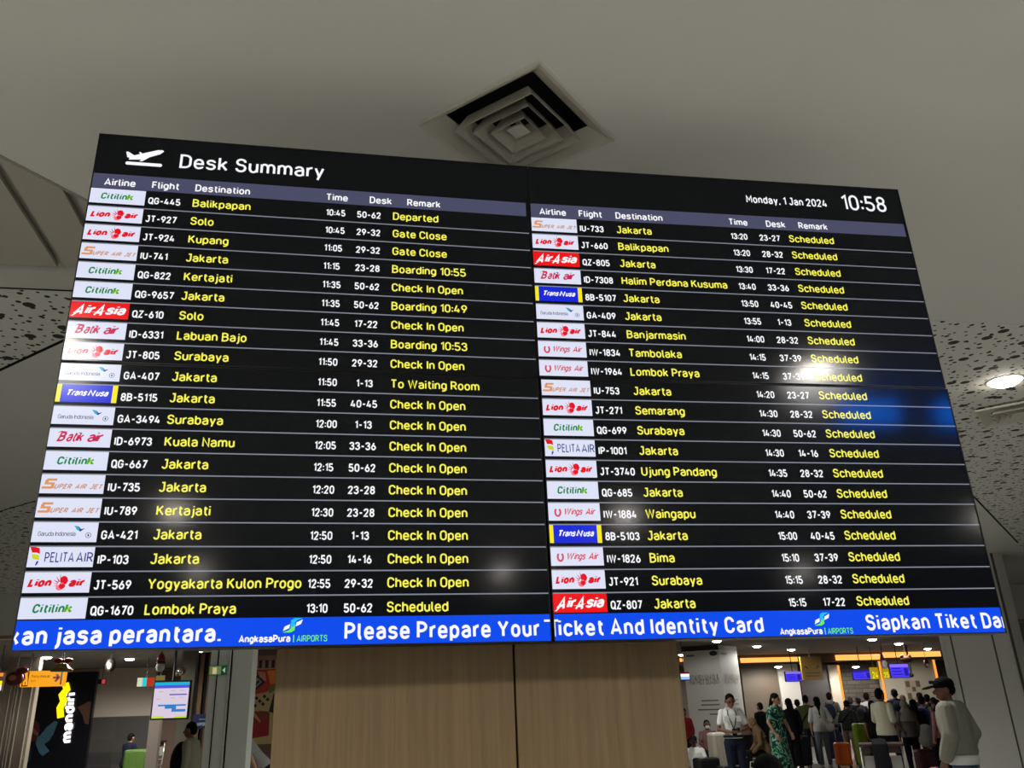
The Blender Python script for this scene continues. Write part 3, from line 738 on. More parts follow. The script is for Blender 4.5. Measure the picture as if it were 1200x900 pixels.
# ------------------------------------------------------------------ check-in hall beyond
YB = 30.0
def zy(x, y, Y=YB): return at_y(x, y, Y)[2]
def xy(x, y, Y=YB): return at_y(x, y, Y)[0]
bw = MB(); bw.box((2, YB + 1.2, 0), (34, YB + 1.5, LOW), mat('brown_wall', (92, 80, 68), 0.7)); struct(bw.build('wall_check_in'))
rw = MB(); rw.box((33.7, BULK, 0), (34, YB + 1.2, LOW), panel_grey); struct(rw.build('wall_right'))
amber = mat('amber_strip_light', (255, 172, 84), emit=1.5)
amber2 = mat('amber_edge_light', (255, 150, 54), emit=1.4)
def wall_panel(name, label, x0, x1, ytop, M, Y=YB, cat='wall panel', strips=(), z1=None, depth=.12):
    xa_, xb_ = xy(x0, 815, Y), xy(x1, 815, Y)
    root = thing(name, label, cat, ((xa_ + xb_) / 2, Y, 0), 0)
    h = (xb_ - xa_) / 2; z1 = z1 or min(zy((x0 + x1) / 2, ytop, Y), LOW - .05)
    p = MB(); p.box((-h, 0, 0), (h, depth, z1), M); p.build('board', root)
    for s_ in strips:
        t = MB(); t.box((s_ * h - .035 + (-.04 if s_ > 0 else .04), -.03, .3), (s_ * h + .035 + (-.04 if s_ > 0 else .04), 0, z1 - .02), amber2); t.build('strip_light', root)
    return root
taupe = mat('taupe_board', (98, 84, 68), 0.6)
wall_panel('wall_panel', 'plain dark brown board behind the woman in the green dress', 872, 914.5, 777, taupe)
wall_panel('wall_panel', 'pale grey upright board behind the first violet monitor', 915.5, 939.5, 778, mat('pale_board', (196, 190, 180), 0.5))
wall_panel('wall_panel', 'dark upright board under the yellow sign', 941, 973, 778, mat('umber_board', (58, 50, 46), 0.6))
wall_panel('wall_panel', 'narrow cream board with an amber light down its right edge', 975.5, 989, 779, cream, strips=(1,))
stone = mat_tiles('stacked_stone', (104, 94, 82), (74, 66, 58), (50, 45, 40), 0.55, 0.14, 0.012, rough=0.8, flat='XZ', offset=.5)
wall_panel('wall_panel', 'dark stacked stone wall behind the second violet monitor', 990, 1034, 776, stone, Y=YB + .3)
wall_panel('wall_panel', 'broad cream wall edged with amber lights beside the panelled column', 1036, 1103.5, 772, cream, strips=(-1, 1), Y=YB + .1)
# the soffit with its amber strip lights
sf = MB(); zs0, zs1 = 2.62, LOW
sf.box((2, YB - .55, 2.72), (34, YB + 1.2, LOW), mat('soffit_brown', (96, 72, 52), 0.6)); struct(sf.build('trim_2'))
def strip(label, x0, x1, yt, yb):
    Y = YB - .62
    xa_, xb_ = at_y(x0, (yt + yb) / 2, Y)[0], at_y(x1, (yt + yb) / 2, Y)[0]
    zt_, zb_ = min(at_y((x0 + x1) / 2, yt, Y)[2], LOW - .02), at_y((x0 + x1) / 2, yb, Y)[2]
    root = thing('strip_light', label, 'strip light', ((xa_ + xb_) / 2, Y, zb_), 0)
    h = (xb_ - xa_) / 2; hz = zt_ - zb_
    t = MB(); t.box((-h, 0, 0), (h, .03, hz), amber); t.build('diffuser', root)
    t = MB(); t.box((-h, -.02, -.03), (h, .07, 0), mat('soffit_brown', (96, 72, 52), 0.6)); t.build('ledge', root)
strip('long amber strip light beyond the poster column', 868, 935, 770.5, 776)
strip('amber strip light over the stone wall', 979.5, 1032, 767, 773.5)
strip('amber strip light over the cream wall', 1034, 1102.5, 763.5, 770)
strip('short amber strip light between the wood partition and the poster column', 797, 803.5, 771.5, 775.5)

vio = mat('violet_screen', (72, 56, 250), emit=1.0); vio2 = mat('violet_screen_pale', (140, 110, 255), emit=1.0); vio3 = mat('violet_screen_dark', (36, 26, 150), emit=1.0)
def monitor(label, x0, x1, yt, yb, Y, pink=False):
    c = at_y((x0 + x1) / 2, (yt + yb) / 2, Y)
    hw = (at_y(x1, (yt + yb) / 2, Y)[0] - at_y(x0, (yt + yb) / 2, Y)[0]) / 2; hz = (at_y((x0 + x1) / 2, yt, Y)[2] - at_y((x0 + x1) / 2, yb, Y)[2]) / 2
    root = thing('hanging_monitor', label, 'monitor', c, 0, 'violet monitors over the check-in desks')
    t = MB(); t.box((-hw, .0, -hz), (hw, .08, hz), bezel_m); t.build('housing', root, bevel=.01)
    t = MB(); t.rect(-hw * .96, -hz * .92, hw * .96, hz * .92, -.004, vio)
    t.rect(-hw * .96, hz * .5, hw * .96, hz * .92, -.006, vio2 if pink else vio3)
    for k in range(3): t.rect(-hw * .8, hz * (.25 - .4 * k), hw * (.1 + .1 * k), hz * (.38 - .4 * k), -.006, vio3)
    t.rect(hw * .45, -hz * .7, hw * .85, hz * .35, -.006, vio3)
    t.build('screen', root)
    t = MB(); t.tube([(0, .04, hz), (0, .04, LOW - c[2])], .012, bezel_m); t.build('hanger', root)
monitor('violet monitor hung in front of the pale grey board', 920.5, 939.5, 786.5, 798.8, 25.5, True)
monitor('violet monitor hung in front of the stone wall', 999.5, 1021, 784.5, 796.5, 26)
monitor('violet monitor hung in front of the cream wall', 1043, 1065.5, 777.5, 794.5, 26, True)
yel_sign = mat('yellow_sign', (214, 186, 10), emit=.55); yel_dark = mat('dull_yellow_sign', (128, 98, 26), 0.6); blk = mat('black_paint', (12, 12, 12), 0.5)
def number_sign(label, x0, x1, yt, yb, Y, txt):
    c = at_y((x0 + x1) / 2, (yt + yb) / 2, Y)
    hw = (at_y(x1, yb, Y)[0] - at_y(x0, yb, Y)[0]) / 2; hz = (at_y(x0, yt, Y)[2] - at_y(x0, yb, Y)[2]) / 2
    root = thing('desk_number_sign', label, 'sign', c, 0, 'yellow desk numbers')
    t = MB(); t.box((-hw, 0, -hz), (hw, .06, hz), yel_sign); t.build('sign_box', root)
    t = MB(); write(t, txt, 0, -hz * .85, -.006, hz * 1.15, mat('pale_yellow_digits', (255, 236, 40), emit=.9), wt=.2, align='c', width=hw * 1.5); t.build('digits', root)
    t = MB(); t.tube([(0, .03, hz), (0, .03, LOW - c[2])], .008, blk); t.build('hanger', root)
number_sign('yellow desk sign 24 beside the monitor before the stone wall', 1020.8, 1029.8, 782, 796, 25.8, '24')
number_sign('yellow desk sign 25 at the left edge of the cream wall', 1034.5, 1042.3, 783.5, 795, 25.8, '25')
c = at_y(951.5, 783, 26.5)
ds = thing('hanging_sign', 'dull yellow unlit sign on the dark upright board', 'sign', c, 0)
hw = (at_y(964.5, 790, 26.5)[0] - at_y(940.5, 790, 26.5)[0]) / 2; hz = (at_y(950, 769, 26.5)[2] - at_y(950, 796.5, 26.5)[2]) / 2
t = MB(); t.box((-hw, 0, -hz), (hw, .08, hz), yel_dark); t.build('sign_box', ds)
t = MB()
for sx_ in (-1, 1): t.poly([(sx_ * hw * .7, hz * .12), (sx_ * hw * .4, -hz * .06), (sx_ * hw * .38, hz * .02), (sx_ * hw * .7, hz * .26)][::sx_], -.006, blk)
t.rect(-hw * .7, -hz * .46, hw * .8, -hz * .36, -.006, mat('brown_mark', (84, 62, 22), .6)); t.rect(-hw * .7, -hz * .72, hw * .8, -hz * .62, -.006, mat('brown_mark', (84, 62, 22), .6)); t.build('symbol', ds)
t = MB(); t.tube([(0, .04, hz), (0, .04, LOW - c[2])], .012, blk); t.build('hanger', ds)
c = at_y(1071, 808.5, YB + .06); hz = .36
nb = thing('notice_board', 'pale notice with four grey pictures on the cream wall', 'notice', c, 0)
t = MB(); t.box((-.30, 0, -.32), (.30, .03, .32), mat('notice_paper', (176, 160, 136), .7)); t.build('sheet', nb)
t = MB()
for ux in (-.2, .2):
    for uz in (-.2, .2): t.rect(ux - .08, uz - .1, ux + .08, uz + .1, -.006, mat('grey_print', (96, 86, 74), .7))
t.rect(-.06, -.05, .08, .1, -.006, mat('grey_print', (96, 86, 74), .7)); t.build('pictures', nb)
c = at_y(1068.2, 791, 25.5)
cc = thing('security_camera', 'small black dome camera beside the monitor before the cream wall', 'camera', c, 0)
t = MB(); t.ball((0, 0, 0), .07, blk); t.build('dome', cc, smooth=True); t = MB(); t.lathe([(.03, .05), (.03, LOW - c[2])], blk, n=10); t.build('stalk', cc)
# red and white lit sign between partition and column
def lit_sign(label, x0, x1, yt, yb, Y, bands, name='lit_sign', vertical=False):
    c = at_y((x0 + x1) / 2, (yt + yb) / 2, Y)
    hw = (at_y(x1, yb, Y)[0] - at_y(x0, yb, Y)[0]) / 2; hz = (at_y(x0, yt, Y)[2] - at_y(x0, yb, Y)[2]) / 2
    root = thing(name, label, 'sign', c, 0)
    t = MB(); t.box((-hw, 0, -hz), (hw, .1, hz), mat('sign_box_dark', (40, 12, 10), .5)); t.build('sign_box', root)
    t = MB(); k0 = 0
    for f, col_, e_s in bands:
        M = mat('lit_%d_%d_%d' % col_, col_, emit=e_s)
        if vertical: t.rect(-hw * .97 + 2 * hw * .97 * k0, -hz * .9, -hw * .97 + 2 * hw * .97 * (k0 + f), hz * .9, -.006, M)
        else: t.rect(-hw * .97, hz * .95 - 2 * hz * .95 * (k0 + f), hw * .97, hz * .95 - 2 * hz * .95 * k0, -.006, M)
        k0 += f
    t.build('lit_face', root)
    t = MB(); t.tube([(0, .05, hz), (0, .05, LOW - c[2])], .008, blk); t.build('hanger', root)
    return root
lit_sign('small lit sign with red, white and blue bands beside the wood partition', 797.5, 808, 787.5, 797.5, 20.0, [(.2, (120, 10, 10), .6), (.35, (255, 240, 235), 1.2), (.35, (130, 190, 250), 1.1), (.1, (80, 10, 10), .5)])

# ------------------------------------------------------------------ left side of the hall
YL = 29.0
beige = mat('beige_wall', (206, 190, 170), 0.6, noise=0.03, nscale=.8)
lw = MB()
xw0, xw1 = xy(-30, 850, YL), xy(176, 850, YL)
zsplit = at_y(140, 840.5, YL)[2]
lw.box((xw0, YL, zsplit), (xw1, YL + .3, LOW), beige)
lw.box((xw0, YL, 0), (xw1, YL + .3, zsplit), mat_tiles('grey_wall_tile', (88, 83, 78), (58, 55, 53), (76, 72, 68), .95, .34, .008, rough=.4, flat='XZ'))
lw.box((xw0, YL - .03, zsplit - .02), (xw1, YL, zsplit + .02), mat('wall_joint', (90, 84, 78), .6))
struct(lw.build('wall_left'))
sw = MB(); sw.box((xw1, YL + .6, 0), (2.5, YL + .9, LOW), mat('shop_brown', (110, 84, 66), .6)); struct(sw.build('wall_back'))
# dark bank front with its lit sign
YM = YL - .25
xm0, xm1 = xy(33, 850, YM), xy(106, 850, YM)
zm1 = at_y(95, 787.5, YM)[2]
bf = thing('bank_front', 'dark navy bank front with a lit yellow wave and white vertical lettering', 'shop front', ((xm0 + xm1) / 2, YM, 0), 0)
cx_ = (xm0 + xm1) / 2; hw = (xm1 - xm0) / 2
Lp = lambda x, y: (at_y(x, y, YM)[0] - cx_, at_y(x, y, YM)[2])
t = MB(); t.box((-hw, 0, .12), (hw, .2, min(zm1, LOW - .02)), mat('navy_front', (10, 11, 20), .3, spec=.4)); t.box((-hw, -.06, 0), (hw, .2, .12), mat('plinth_grey', (120, 116, 110), .5)); t.build('panel', bf)
t = MB()
def art(pts, col_, y_=-.008): t.poly([Lp(*p) for p in pts], y_, mat('print_%d_%d_%d' % col_, col_, .5))
art([(68, 846), (64, 845), (55, 852), (47, 862), (43, 864), (42, 872), (46, 882), (50, 886), (58, 880), (52, 872), (58, 868), (63, 860)], (70, 112, 130))
art([(107, 822), (104, 822), (91, 829), (97, 838), (99, 848), (104, 849)], (104, 66, 44))
art([(88, 846), (84, 849), (80, 854), (73, 861), (70, 866), (79, 859), (87, 854)], (44, 74, 92))
art([(36, 842), (40, 843), (46, 848), (47, 856), (43, 862), (44, 868), (34, 870), (33, 856)], (92, 26, 28))
art([(36, 838), (39, 838), (40, 842), (38, 846), (35.5, 844)], (122, 80, 62), -.010)
art([(34, 851), (37, 850), (43, 857), (46, 859), (44, 863), (36, 856)], (130, 86, 66), -.012)
art([(31, 872), (37, 876), (36, 890), (30, 896), (28, 890)], (24, 40, 48))
t.build('printed_picture', bf)
t = MB()
wv = [Lp(*p) for p in ((77.2, 801), (79, 808), (73.5, 814.5), (75.3, 822), (71, 829.5), (71.8, 841))]
sm = []
for i in range(len(wv) - 1):
    for k in range(4): sm.append(tuple(np.array(wv[i]) * (1 - k / 4) + np.array(wv[i + 1]) * k / 4))
sm.append(wv[-1])
for q in ribbon(sm, False, .085):
    t.add([(p[0], -.09, p[1]) for p in q] + [(p[0], -.02, p[1]) for p in q], [(0,1,2,3),(4,7,6,5),(0,4,5,1),(1,5,6,2),(2,6,7,3),(3,7,4,0)], mat('lit_wave_yellow', (255, 226, 8), emit=1.3))
t.build('lit_wave', bf)
pa, pb_ = Lp(84.5, 870), Lp(90, 811.5)
t = MB(); n_w = math.hypot(pb_[0] - pa[0], pb_[1] - pa[1])
sub = MB(); write(sub, 'mandiri', 0, 0, -.06, .30, mat('lit_letters_white', (255, 250, 245), emit=1.6), wt=.24, sp=.06, width=n_w)
ca, sa = (pb_[0] - pa[0]) / n_w, (pb_[1] - pa[1]) / n_w
t.add([(pa[0] + v[0] * ca - v[2] * sa, v[1], pa[1] + v[0] * sa + v[2] * ca) for v in sub.v], sub.f, sub.mats[0]); t.build('lit_lettering', bf)
# fluted column
mb, a, b = px_box('pillar', 8.5, 45.5, 785, 23.0, .25, 0, LOW, mat('taupe_column', (142, 132, 116), .85, spec=.15))
for f in (.2, .34, .42, .55, .86): mb.box((a + (b-a) * f, 22.94, 0), (a + (b-a) * (f + .05), 23.0, LOW - .35), mat('taupe_column', (142, 132, 116), .85, spec=.15))
struct(tag(mb.build('pillar', bevel=.01), 'fluted taupe column behind the orange arrow sign', 'pillar'))
# orange sign
YO = 19.2
c = at_y(50, 795.3, YO)
og = mat('orange_sign_lit', (255, 168, 8), emit=.95); dk = mat('sign_dark_brown', (60, 14, 10), .5)
os_ = thing('hanging_sign', 'lit orange sign with an arrow pointing right', 'sign', c, 0)
hw = (at_y(75.5, 795, YO)[0] - at_y(25, 795, YO)[0]) / 2; hz = (at_y(50, 786.2, YO)[2] - at_y(50, 804.5, YO)[2]) / 2
t = MB(); t.box((-hw, 0, -hz), (hw, .16, hz), og); t.build('sign_box', os_)
t = MB(); t.rect(-hw * .93, -hz * .95, -hw * .64, hz * .92, -.006, dk); t.build('dark_square', os_)
t = MB()
t.tube([(-hw * .78, -.012, hz * .62), (-hw * .74, -.012, hz * .1), (-hw * .72, -.012, -.1 * hz)], .022, og, 6); t.ball((-hw * .78, -.012, hz * .66), (.03, .006, .035), og, 8, 6)
t.tube([(-hw * .74, -.012, .0), (-hw * .84, -.012, -hz * .4), (-hw * .82, -.012, -hz * .8)], .02, og, 6); t.tube([(-hw * .74, -.012, 0), (-hw * .70, -.012, -hz * .45), (-hw * .71, -.012, -hz * .8)], .02, og, 6); t.build('walker_symbol', os_)
t = MB(); write(t, 'Pintu Keluar', -hw * .52, hz * .12, -.006, hz * .38, mat('sign_brown_ink', (160, 84, 6), emit=.7), wt=.16, width=hw * .86); write(t, 'Exit', -hw * .52, -hz * .42, -.006, hz * .3, mat('sign_brown_ink', (160, 84, 6), emit=.7), wt=.14); t.build('lettering', os_)
t = MB()
for q in ribbon([(hw * .48, hz * .1), (hw * .74, hz * .1)], False, .022) + ribbon([(hw * .62, hz * .55), (hw * .76, hz * .1), (hw * .60, -hz * .4)], False, .022): t.poly([tuple(p) for p in q], -.006, dk)
t.build('arrow', os_)
t = MB(); t.box((hw * .83, -.008, -hz * .8), (hw * .9, .0, hz), blk); t.build('dark_bar', os_)
t = MB()
for sx_ in (-.7, .7): t.tube([(sx_ * hw, .08, hz), (sx_ * hw, .08, LOW - c[2])], .012, blk)
t.build('hanger', os_)
lit_sign('small lit sign with amber, yellow and white bands at the left edge of the view', -9, 3, 788, 810, 19.0, [(.2, (255, 150, 60), .9), (.25, (110, 100, 70), .4), (.25, (250, 230, 20), 1.1), (.3, (240, 245, 250), 1.1)])
lit_sign('small lit sign with pale, turquoise and red panels on the beige wall', 160.5, 181.5, 793.5, 805, 24.0, [(.3, (215, 225, 190), .9), (.24, (40, 210, 215), .9), (.46, (190, 56, 24), .8)], vertical=True)
lit_sign('small black and red clock sign on the beige wall beside the bank front', 114.5, 123.5, 796, 801.5, 27.5, [(.55, (10, 8, 8), .3), (.45, (210, 70, 74), .8)], vertical=True)
lit_sign('small yellowish sign above the tall information display', 182.5, 193.5, 791.5, 797.5, 24.0, [(1, (150, 140, 70), .5)])
# tall information display
YD = 19.0
c = at_y(200.2, 820.3, YD)
idp = thing('information_display', 'tall white display with blue tables hung beside the grey pillar', 'display', (c[0], c[1], c[2]), 0.0)
hw = (at_y(220.3, 820, YD)[0] - at_y(179.6, 820, YD)[0]) / 2; hz = (at_y(200, 799.5, YD)[2] - at_y(200, 841.5, YD)[2]) / 2
t = MB(); t.box((-hw - .03, .0, -hz - .03), (hw + .03, .1, hz + .03), blk); t.build('housing', idp, bevel=.01)
t = MB(); y_ = -.006
def R_(x0, z0, x1, z1, col_, yy=y_, e=.95): t.rect(x0 * hw, z0 * hz, x1 * hw, z1 * hz, yy, mat('lit_%d_%d_%d' % col_, col_, emit=e))
R_(-1, -1, 1, 1, (222, 208, 226)); R_(-1, .84, 1, 1, (10, 190, 216), -.008); R_(-1, .66, 1, .84, (92, 84, 226), -.008)
R_(-1, -1, -.3, -.9, (196, 224, 24), -.008); R_(.3, -1, 1, -.9, (196, 224, 24), -.008)
R_(-.1, .26, .9, .34, (110, 100, 216), -.008); R_(-.7, -.34, .9, -.25, (50, 130, 206), -.008); R_(-.3, -.48, .1, -.34, (50, 130, 206), -.008)
R_(.1, -.66, .35, -.34, (50, 130, 206), -.008); R_(.35, -.66, .9, -.52, (50, 130, 206), -.008)
for x_, z_ in ((-.6, .46), (.1, .5), (.6, .5), (.1, .1), (.6, .12), (-.7, .05)): R_(x_ - .12, z_, x_ + .12, z_ + .03, (178, 166, 186), -.008)
t.build('screen', idp)
t = MB(); t.tube([(0, .05, hz), (0, .05, LOW - c[2])], .025, blk); t.build('hanger', idp)
# slatted timber wall, pale door post, taupe post
sl_w = mat_wood('slat_timber', (136, 104, 74), (110, 82, 58))
YS = 22.0
x0, x1 = xy(221, 820, YS), xy(262, 820, YS)
sl = thing('slatted_screen', 'upright timber battens between the tall display and the grey pillar', 'slatted screen', ((x0 + x1) / 2, YS, 0))
t = MB(); t.box((x0 - (x0 + x1) / 2, .06, 0), (x1 - (x0 + x1) / 2, .1, LOW - .02), mat('slat_backing', (24, 18, 14), .8)); t.build('backing', sl)
k = x0
while k < x1 - .05:
    t = MB(); t.box((k - (x0 + x1) / 2, 0, 0), (k + .10, .06, LOW - .05), sl_w) if False else t.box((k - (x0 + x1) / 2, 0, 0), (k - (x0 + x1) / 2 + .09, .058, LOW - .05), sl_w); t.build('batten', sl)
    k += .19
YP = 21.0
mb, a, b = px_box('pillar', 174.5, 187.5, 850, YP, .25, 0, 1.78, mat('pale_post', (150, 138, 124), .5)); struct(tag(mb.build('pillar'), 'pale door post under the tall information display', 'pillar'))
mb, a, b = px_box('pillar', 206.5, 223, 850, 20.4, .3, 0, LOW, mat('olive_post', (104, 98, 82), .5)); struct(tag(mb.build('pillar'), 'olive grey post behind the tall information display', 'pillar'))
c = at_y(233, 845.3, 21.5)
bs = thing('wall_sign', 'small dark blue sign with white letters on the timber battens', 'sign', c)
t = MB(); t.box((-.20, 0, -.15), (.20, .03, .15), mat('sign_navy', (8, 24, 84), .5)); t.build('plate', bs)
t = MB(); write(t, 'BALI AIRPORT', -.185, -.10, -.004, .075, mat('sign_white', (200, 205, 215), .5), wt=.2, width=.37); t.rect(.0, .03, .15, .05, -.004, mat('sign_pale_blue', (110, 150, 190), .5)); t.build('lettering', bs)
c = at_y(255, 785.5, 10.948)
ex = thing('exit_sign', 'small green exit sign fixed to the grey pillar', 'sign', c)
t = MB(); t.box((-.098, 0, -.052), (.098, .05, .052), mat('exit_green', (16, 74, 44), .4, emit=.6)); t.build('sign_box', ex, bevel=.004)
t = MB(); t.rect(-.09, -.045, .04, .045, -.003, mat('exit_pale', (120, 142, 92), emit=.6)); t.rect(-.055, -.04, -.01, .03, -.005, mat('exit_glow', (214, 190, 130), emit=.8))
t.poly([(.055, .0), (.085, .03), (.085, -.03)], -.005, mat('exit_white', (200, 220, 200), emit=.6)); t.build('symbol', ex)
# food poster
YF = 18.3
sw = MB(); sw.box((at_y(280, 800, YF)[0], YF + .03, 0), (at_y(334, 800, YF)[0], YF + .2, LOW), mat('shop_brown', (110, 84, 66), .6)); struct(sw.build('wall_shop'))
c = at_y(309, 816, YF)
fp = thing('food_poster', 'bright red and orange poster between the grey pillar and the wood partition', 'poster', c)
hw, zT, zB = .42, at_y(309, 783, YF)[2] - c[2], at_y(309, 872, YF)[2] - c[2]
t = MB(); t.box((-hw, 0, zB), (hw, .03, zT), mat('poster_cream', (184, 160, 104), .5)); t.build('sheet', fp)
t = MB()
Fp = lambda x, y: (at_y(x, y, YF)[0] - c[0], at_y(x, y, YF)[2] - c[2])
def fpo(pts, col_, yy=-.006): t.poly([Fp(*p) for p in pts], yy, mat('poster_%d_%d_%d' % col_, col_, .5))
fpo([(297, 785), (324, 784), (322, 806), (312, 811), (298, 814)], (170, 40, 22))
fpo([(313, 786), (324, 785), (323, 801), (317, 802)], (220, 120, 24), -.008)
fpo([(302, 787), (311, 788), (312, 798), (306, 797)], (190, 120, 100), -.008)
fpo([(315, 806), (323, 802), (322, 809), (315, 813)], (84, 120, 40), -.008)
fpo([(296, 797), (302, 791), (311, 799), (299, 810)], (14, 12, 12), -.010)
fpo([(297, 799), (302, 794), (307, 799), (300, 806)], (140, 130, 120), -.012)
fpo([(298, 801), (303, 797), (305, 799), (299, 804)], (24, 22, 20), -.014)
for i in range(4):
    for j in range(3):
        if (i + j) % 2 == 0:
            x_, y_ = 299 + i * 4.6 + j * .9, 827 - j * 4.4 - i * 1.0; fpo([(x_ - 2.3, y_), (x_, y_ - 2.6), (x_ + 2.3, y_), (x_, y_ + 2.6)], (12, 12, 12), -.010)
fpo([(321, 812), (324, 810), (322, 836), (315, 834)], (12, 12, 12), -.009)
fpo([(292, 838), (300, 833), (306, 836), (312, 838), (316, 835), (315, 862), (291, 866)], (150, 16, 18))
fpo([(293, 836), (298, 834), (305, 844), (305, 847), (301, 843)], (176, 150, 90), -.009)
fpo([(303, 833), (315, 834), (314, 842), (306, 846)], (120, 52, 26), -.008)
t.build('printed_picture', fp)
t = MB()
x0, x1 = xy(296, 776, 18.1), xy(326, 776, 18.1)
aw = thing('striped_valance', 'brown striped valance above the bright food poster', 'valance', ((x0 + x1) / 2, 18.1, 0))
zA, zB2 = at_y(310, 768, 18.1)[2], at_y(310, 782.5, 18.1)[2]; zA = min(zA, LOW)
t.box((x0 - (x0+x1)/2, 0, zB2 + (zA - zB2) * .62), (x1 - (x0+x1)/2, .228, zA), mat('valance_tan', (126, 88, 66), .6)); t.build('rail', aw)
t = MB(); t.box((x0 - (x0+x1)/2, .06, zB2), (x1 - (x0+x1)/2, .16, zB2 + (zA - zB2) * .62), mat('valance_dark', (44, 26, 20), .7)); t.build('cloth', aw)
for k in range(4):
    t = MB(); xx_ = x0 - (x0+x1)/2 + .06 + k * (x1 - x0) / 4; t.box((xx_, .03, zB2), (xx_ + (x1 - x0) / 9, .06, zB2 + (zA - zB2) * .6), mat('valance_stripe', (150, 118, 98), .6)); t.build('stripe', aw)

# ------------------------------------------------------------------ ornaments hung from the low ceiling
ruby = mat('ornament_red', (110, 16, 20), .4); gold_o = mat('ornament_gold', (128, 104, 40), .4); grey_o = mat('ornament_grey', (140, 134, 124), .6); dark_o = mat('ornament_dark', (34, 22, 20), .5); white_o = mat('ornament_white', (196, 190, 182), .7)
def hung(name, label, x, y, Y):
    c = at_y(x, y, Y); r = thing(name, label, 'ornament', c, 0)
    return r, c
def line_up(r, c, z0):
    t = MB(); t.tube([(0, 0, z0), (0, 0, LOW - c[2])], .006, blk, 6); t.build('cord', r)
r, c = hung('hanging_ornament', 'hung bell ornament topped by a dark red bow, over the orange sign', 73, 783, 18.2)
t = MB(); t.lathe([(.20, -.06), (.19, -.02), (.13, .02), (.08, .07), (.03, .09)], gold_o, n=18); t.build('bell', r, smooth=True)
t = MB()
for s_ in (-1, 1): t.ball((s_ * .09, 0, .13), (.085, .04, .05), ruby, 10, 8); t.ball((0, -.02, .13), .03, ruby, 8, 6)
t.build('bow', r, smooth=True); line_up(r, c, .12)
r, c = hung('hanging_ornament', 'hung round dark red ornament with a bow at the left of the orange sign', 19, 792.5, 18.0)
t = MB(); t.ball((-.02, 0, -.04), (.16, .06, .13), ruby, 14, 10); t.build('disc', r, smooth=True)
t = MB(); t.ball((-.04, -.05, -.03), (.07, .02, .05), mat('ornament_pale', (176, 120, 100), .5), 10, 8); t.build('badge', r, smooth=True)
t = MB(); t.poly([(.04, .05), (.12, .14), (.2, .08), (.1, .04)], 0, ruby); t.ball((.10, 0, .10), (.10, .04, .06), ruby, 10, 8); t.ball((.02, 0, .10), (.04, .04, .04), dark_o, 8, 6); t.build('bow', r, smooth=True); line_up(r, c, .14)
r, c = hung('hanging_ornament', 'hung oval dark ornament with a pale face, right of the bank front', 129.5, 779.5, 19.0)
t = MB(); t.ball((0, 0, 0), (.10, .05, .14), dark_o, 14, 10); t.build('plaque', r, smooth=True)
t = MB(); t.ball((0, -.045, -.02), (.055, .02, .07), grey_o, 10, 8); t.build('badge', r, smooth=True); line_up(r, c, .13)
r, c = hung('hanging_ornament', 'hung gnome-like ornament with a pointed red hat, over the tall display', 188.5, 776.5, 18.0)
t = MB(); t.lathe([(.085, .02), (.08, .07), (.05, .14), (.01, .19)], ruby, n=16); t.build('hat', r, smooth=True)
t = MB(); t.ball((0, 0, -.08), (.085, .06, .09), white_o, 12, 8); t.build('beard', r, smooth=True); t = MB(); t.ball((0, 0, .0), (.09, .065, .03), dark_o, 12, 6); t.build('brim', r, smooth=True); line_up(r, c, .19)
r, c = hung('hanging_ornament', 'hung silver bauble cluster just above the tall display', 212, 786.5, 20.0)
t = MB(); t.ball((0, 0, 0), (.10, .09, .09), mat('ornament_silver', (170, 165, 160), .2, metal=.8), 14, 10); t.build('bauble', r, smooth=True)
t = MB(); t.ball((-.06, -.02, -.05), .05, gold_o, 10, 8); t.ball((.05, -.04, -.04), .045, gold_o, 10, 8); t.build('small_bauble', r, smooth=True); line_up(r, c, .09)
r, c = hung('hanging_ornament', 'hung pale figure ornament between the two amber strips', 1035.7, 774.5, 24.0)
t = MB(); t.ball((0, 0, -.08), (.07, .05, .12), white_o, 12, 8); t.build('beard', r, smooth=True); t = MB(); t.lathe([(.075, .0), (.06, .06), (.04, .14), (.008, .2)], ruby, (-.03, 0, .02), n=14); t.build('hat', r, smooth=True); line_up(r, c, .2)
r, c = hung('hanging_ornament', 'hung brown bird-shaped ornament over the monitor before the cream wall', 1062, 773, 24.5)
t = MB(); t.ball((0, 0, 0), (.20, .07, .09), mat('ornament_brown', (96, 62, 38), .7), 14, 8); t.build('body', r, smooth=True)
t = MB()
for s_ in (-1, 1): t.ball((s_ * .12, 0, .09), (.06, .04, .05), mat('ornament_brown', (96, 62, 38), .7), 10, 8)
t.build('wing', r, smooth=True); line_up(r, c, .05)
r, c = hung('hanging_ornament', 'hung small red and white ornament above the head of the man in the cap', 1085.5, 777.5, 24.0)
t = MB(); t.ball((0, 0, 0), (.08, .05, .12), ruby, 12, 8); t.build('body', r, smooth=True); t = MB(); t.ball((.01, -.04, -.05), (.05, .03, .05), white_o, 10, 8); t.build('badge', r, smooth=True); line_up(r, c, .11)

# ------------------------------------------------------------------ blue monitors behind the viewer (seen only as glints in the glass)
bgl = mat('blue_monitor', (20, 120, 255), emit=20.0)
for x_, lb in ((3.85, 'nearer the middle'), (4.65, 'nearer the side')):
    r = thing('hanging_monitor', 'blue monitor hung behind the viewer, ' + lb, 'monitor', (x_, -.78, 3.62), math.pi)
    t = MB(); t.box((-.26, 0, -.12), (.26, .06, .12), bezel_m); t.build('housing', r)
    t = MB(); t.rect(-.24, -.10, .24, .10, -.004, bgl); t.build('screen', r); t = MB(); t.tube([(0, .03, .12), (0, .03, .18)], .02, bezel_m); t.build('hanger', r)

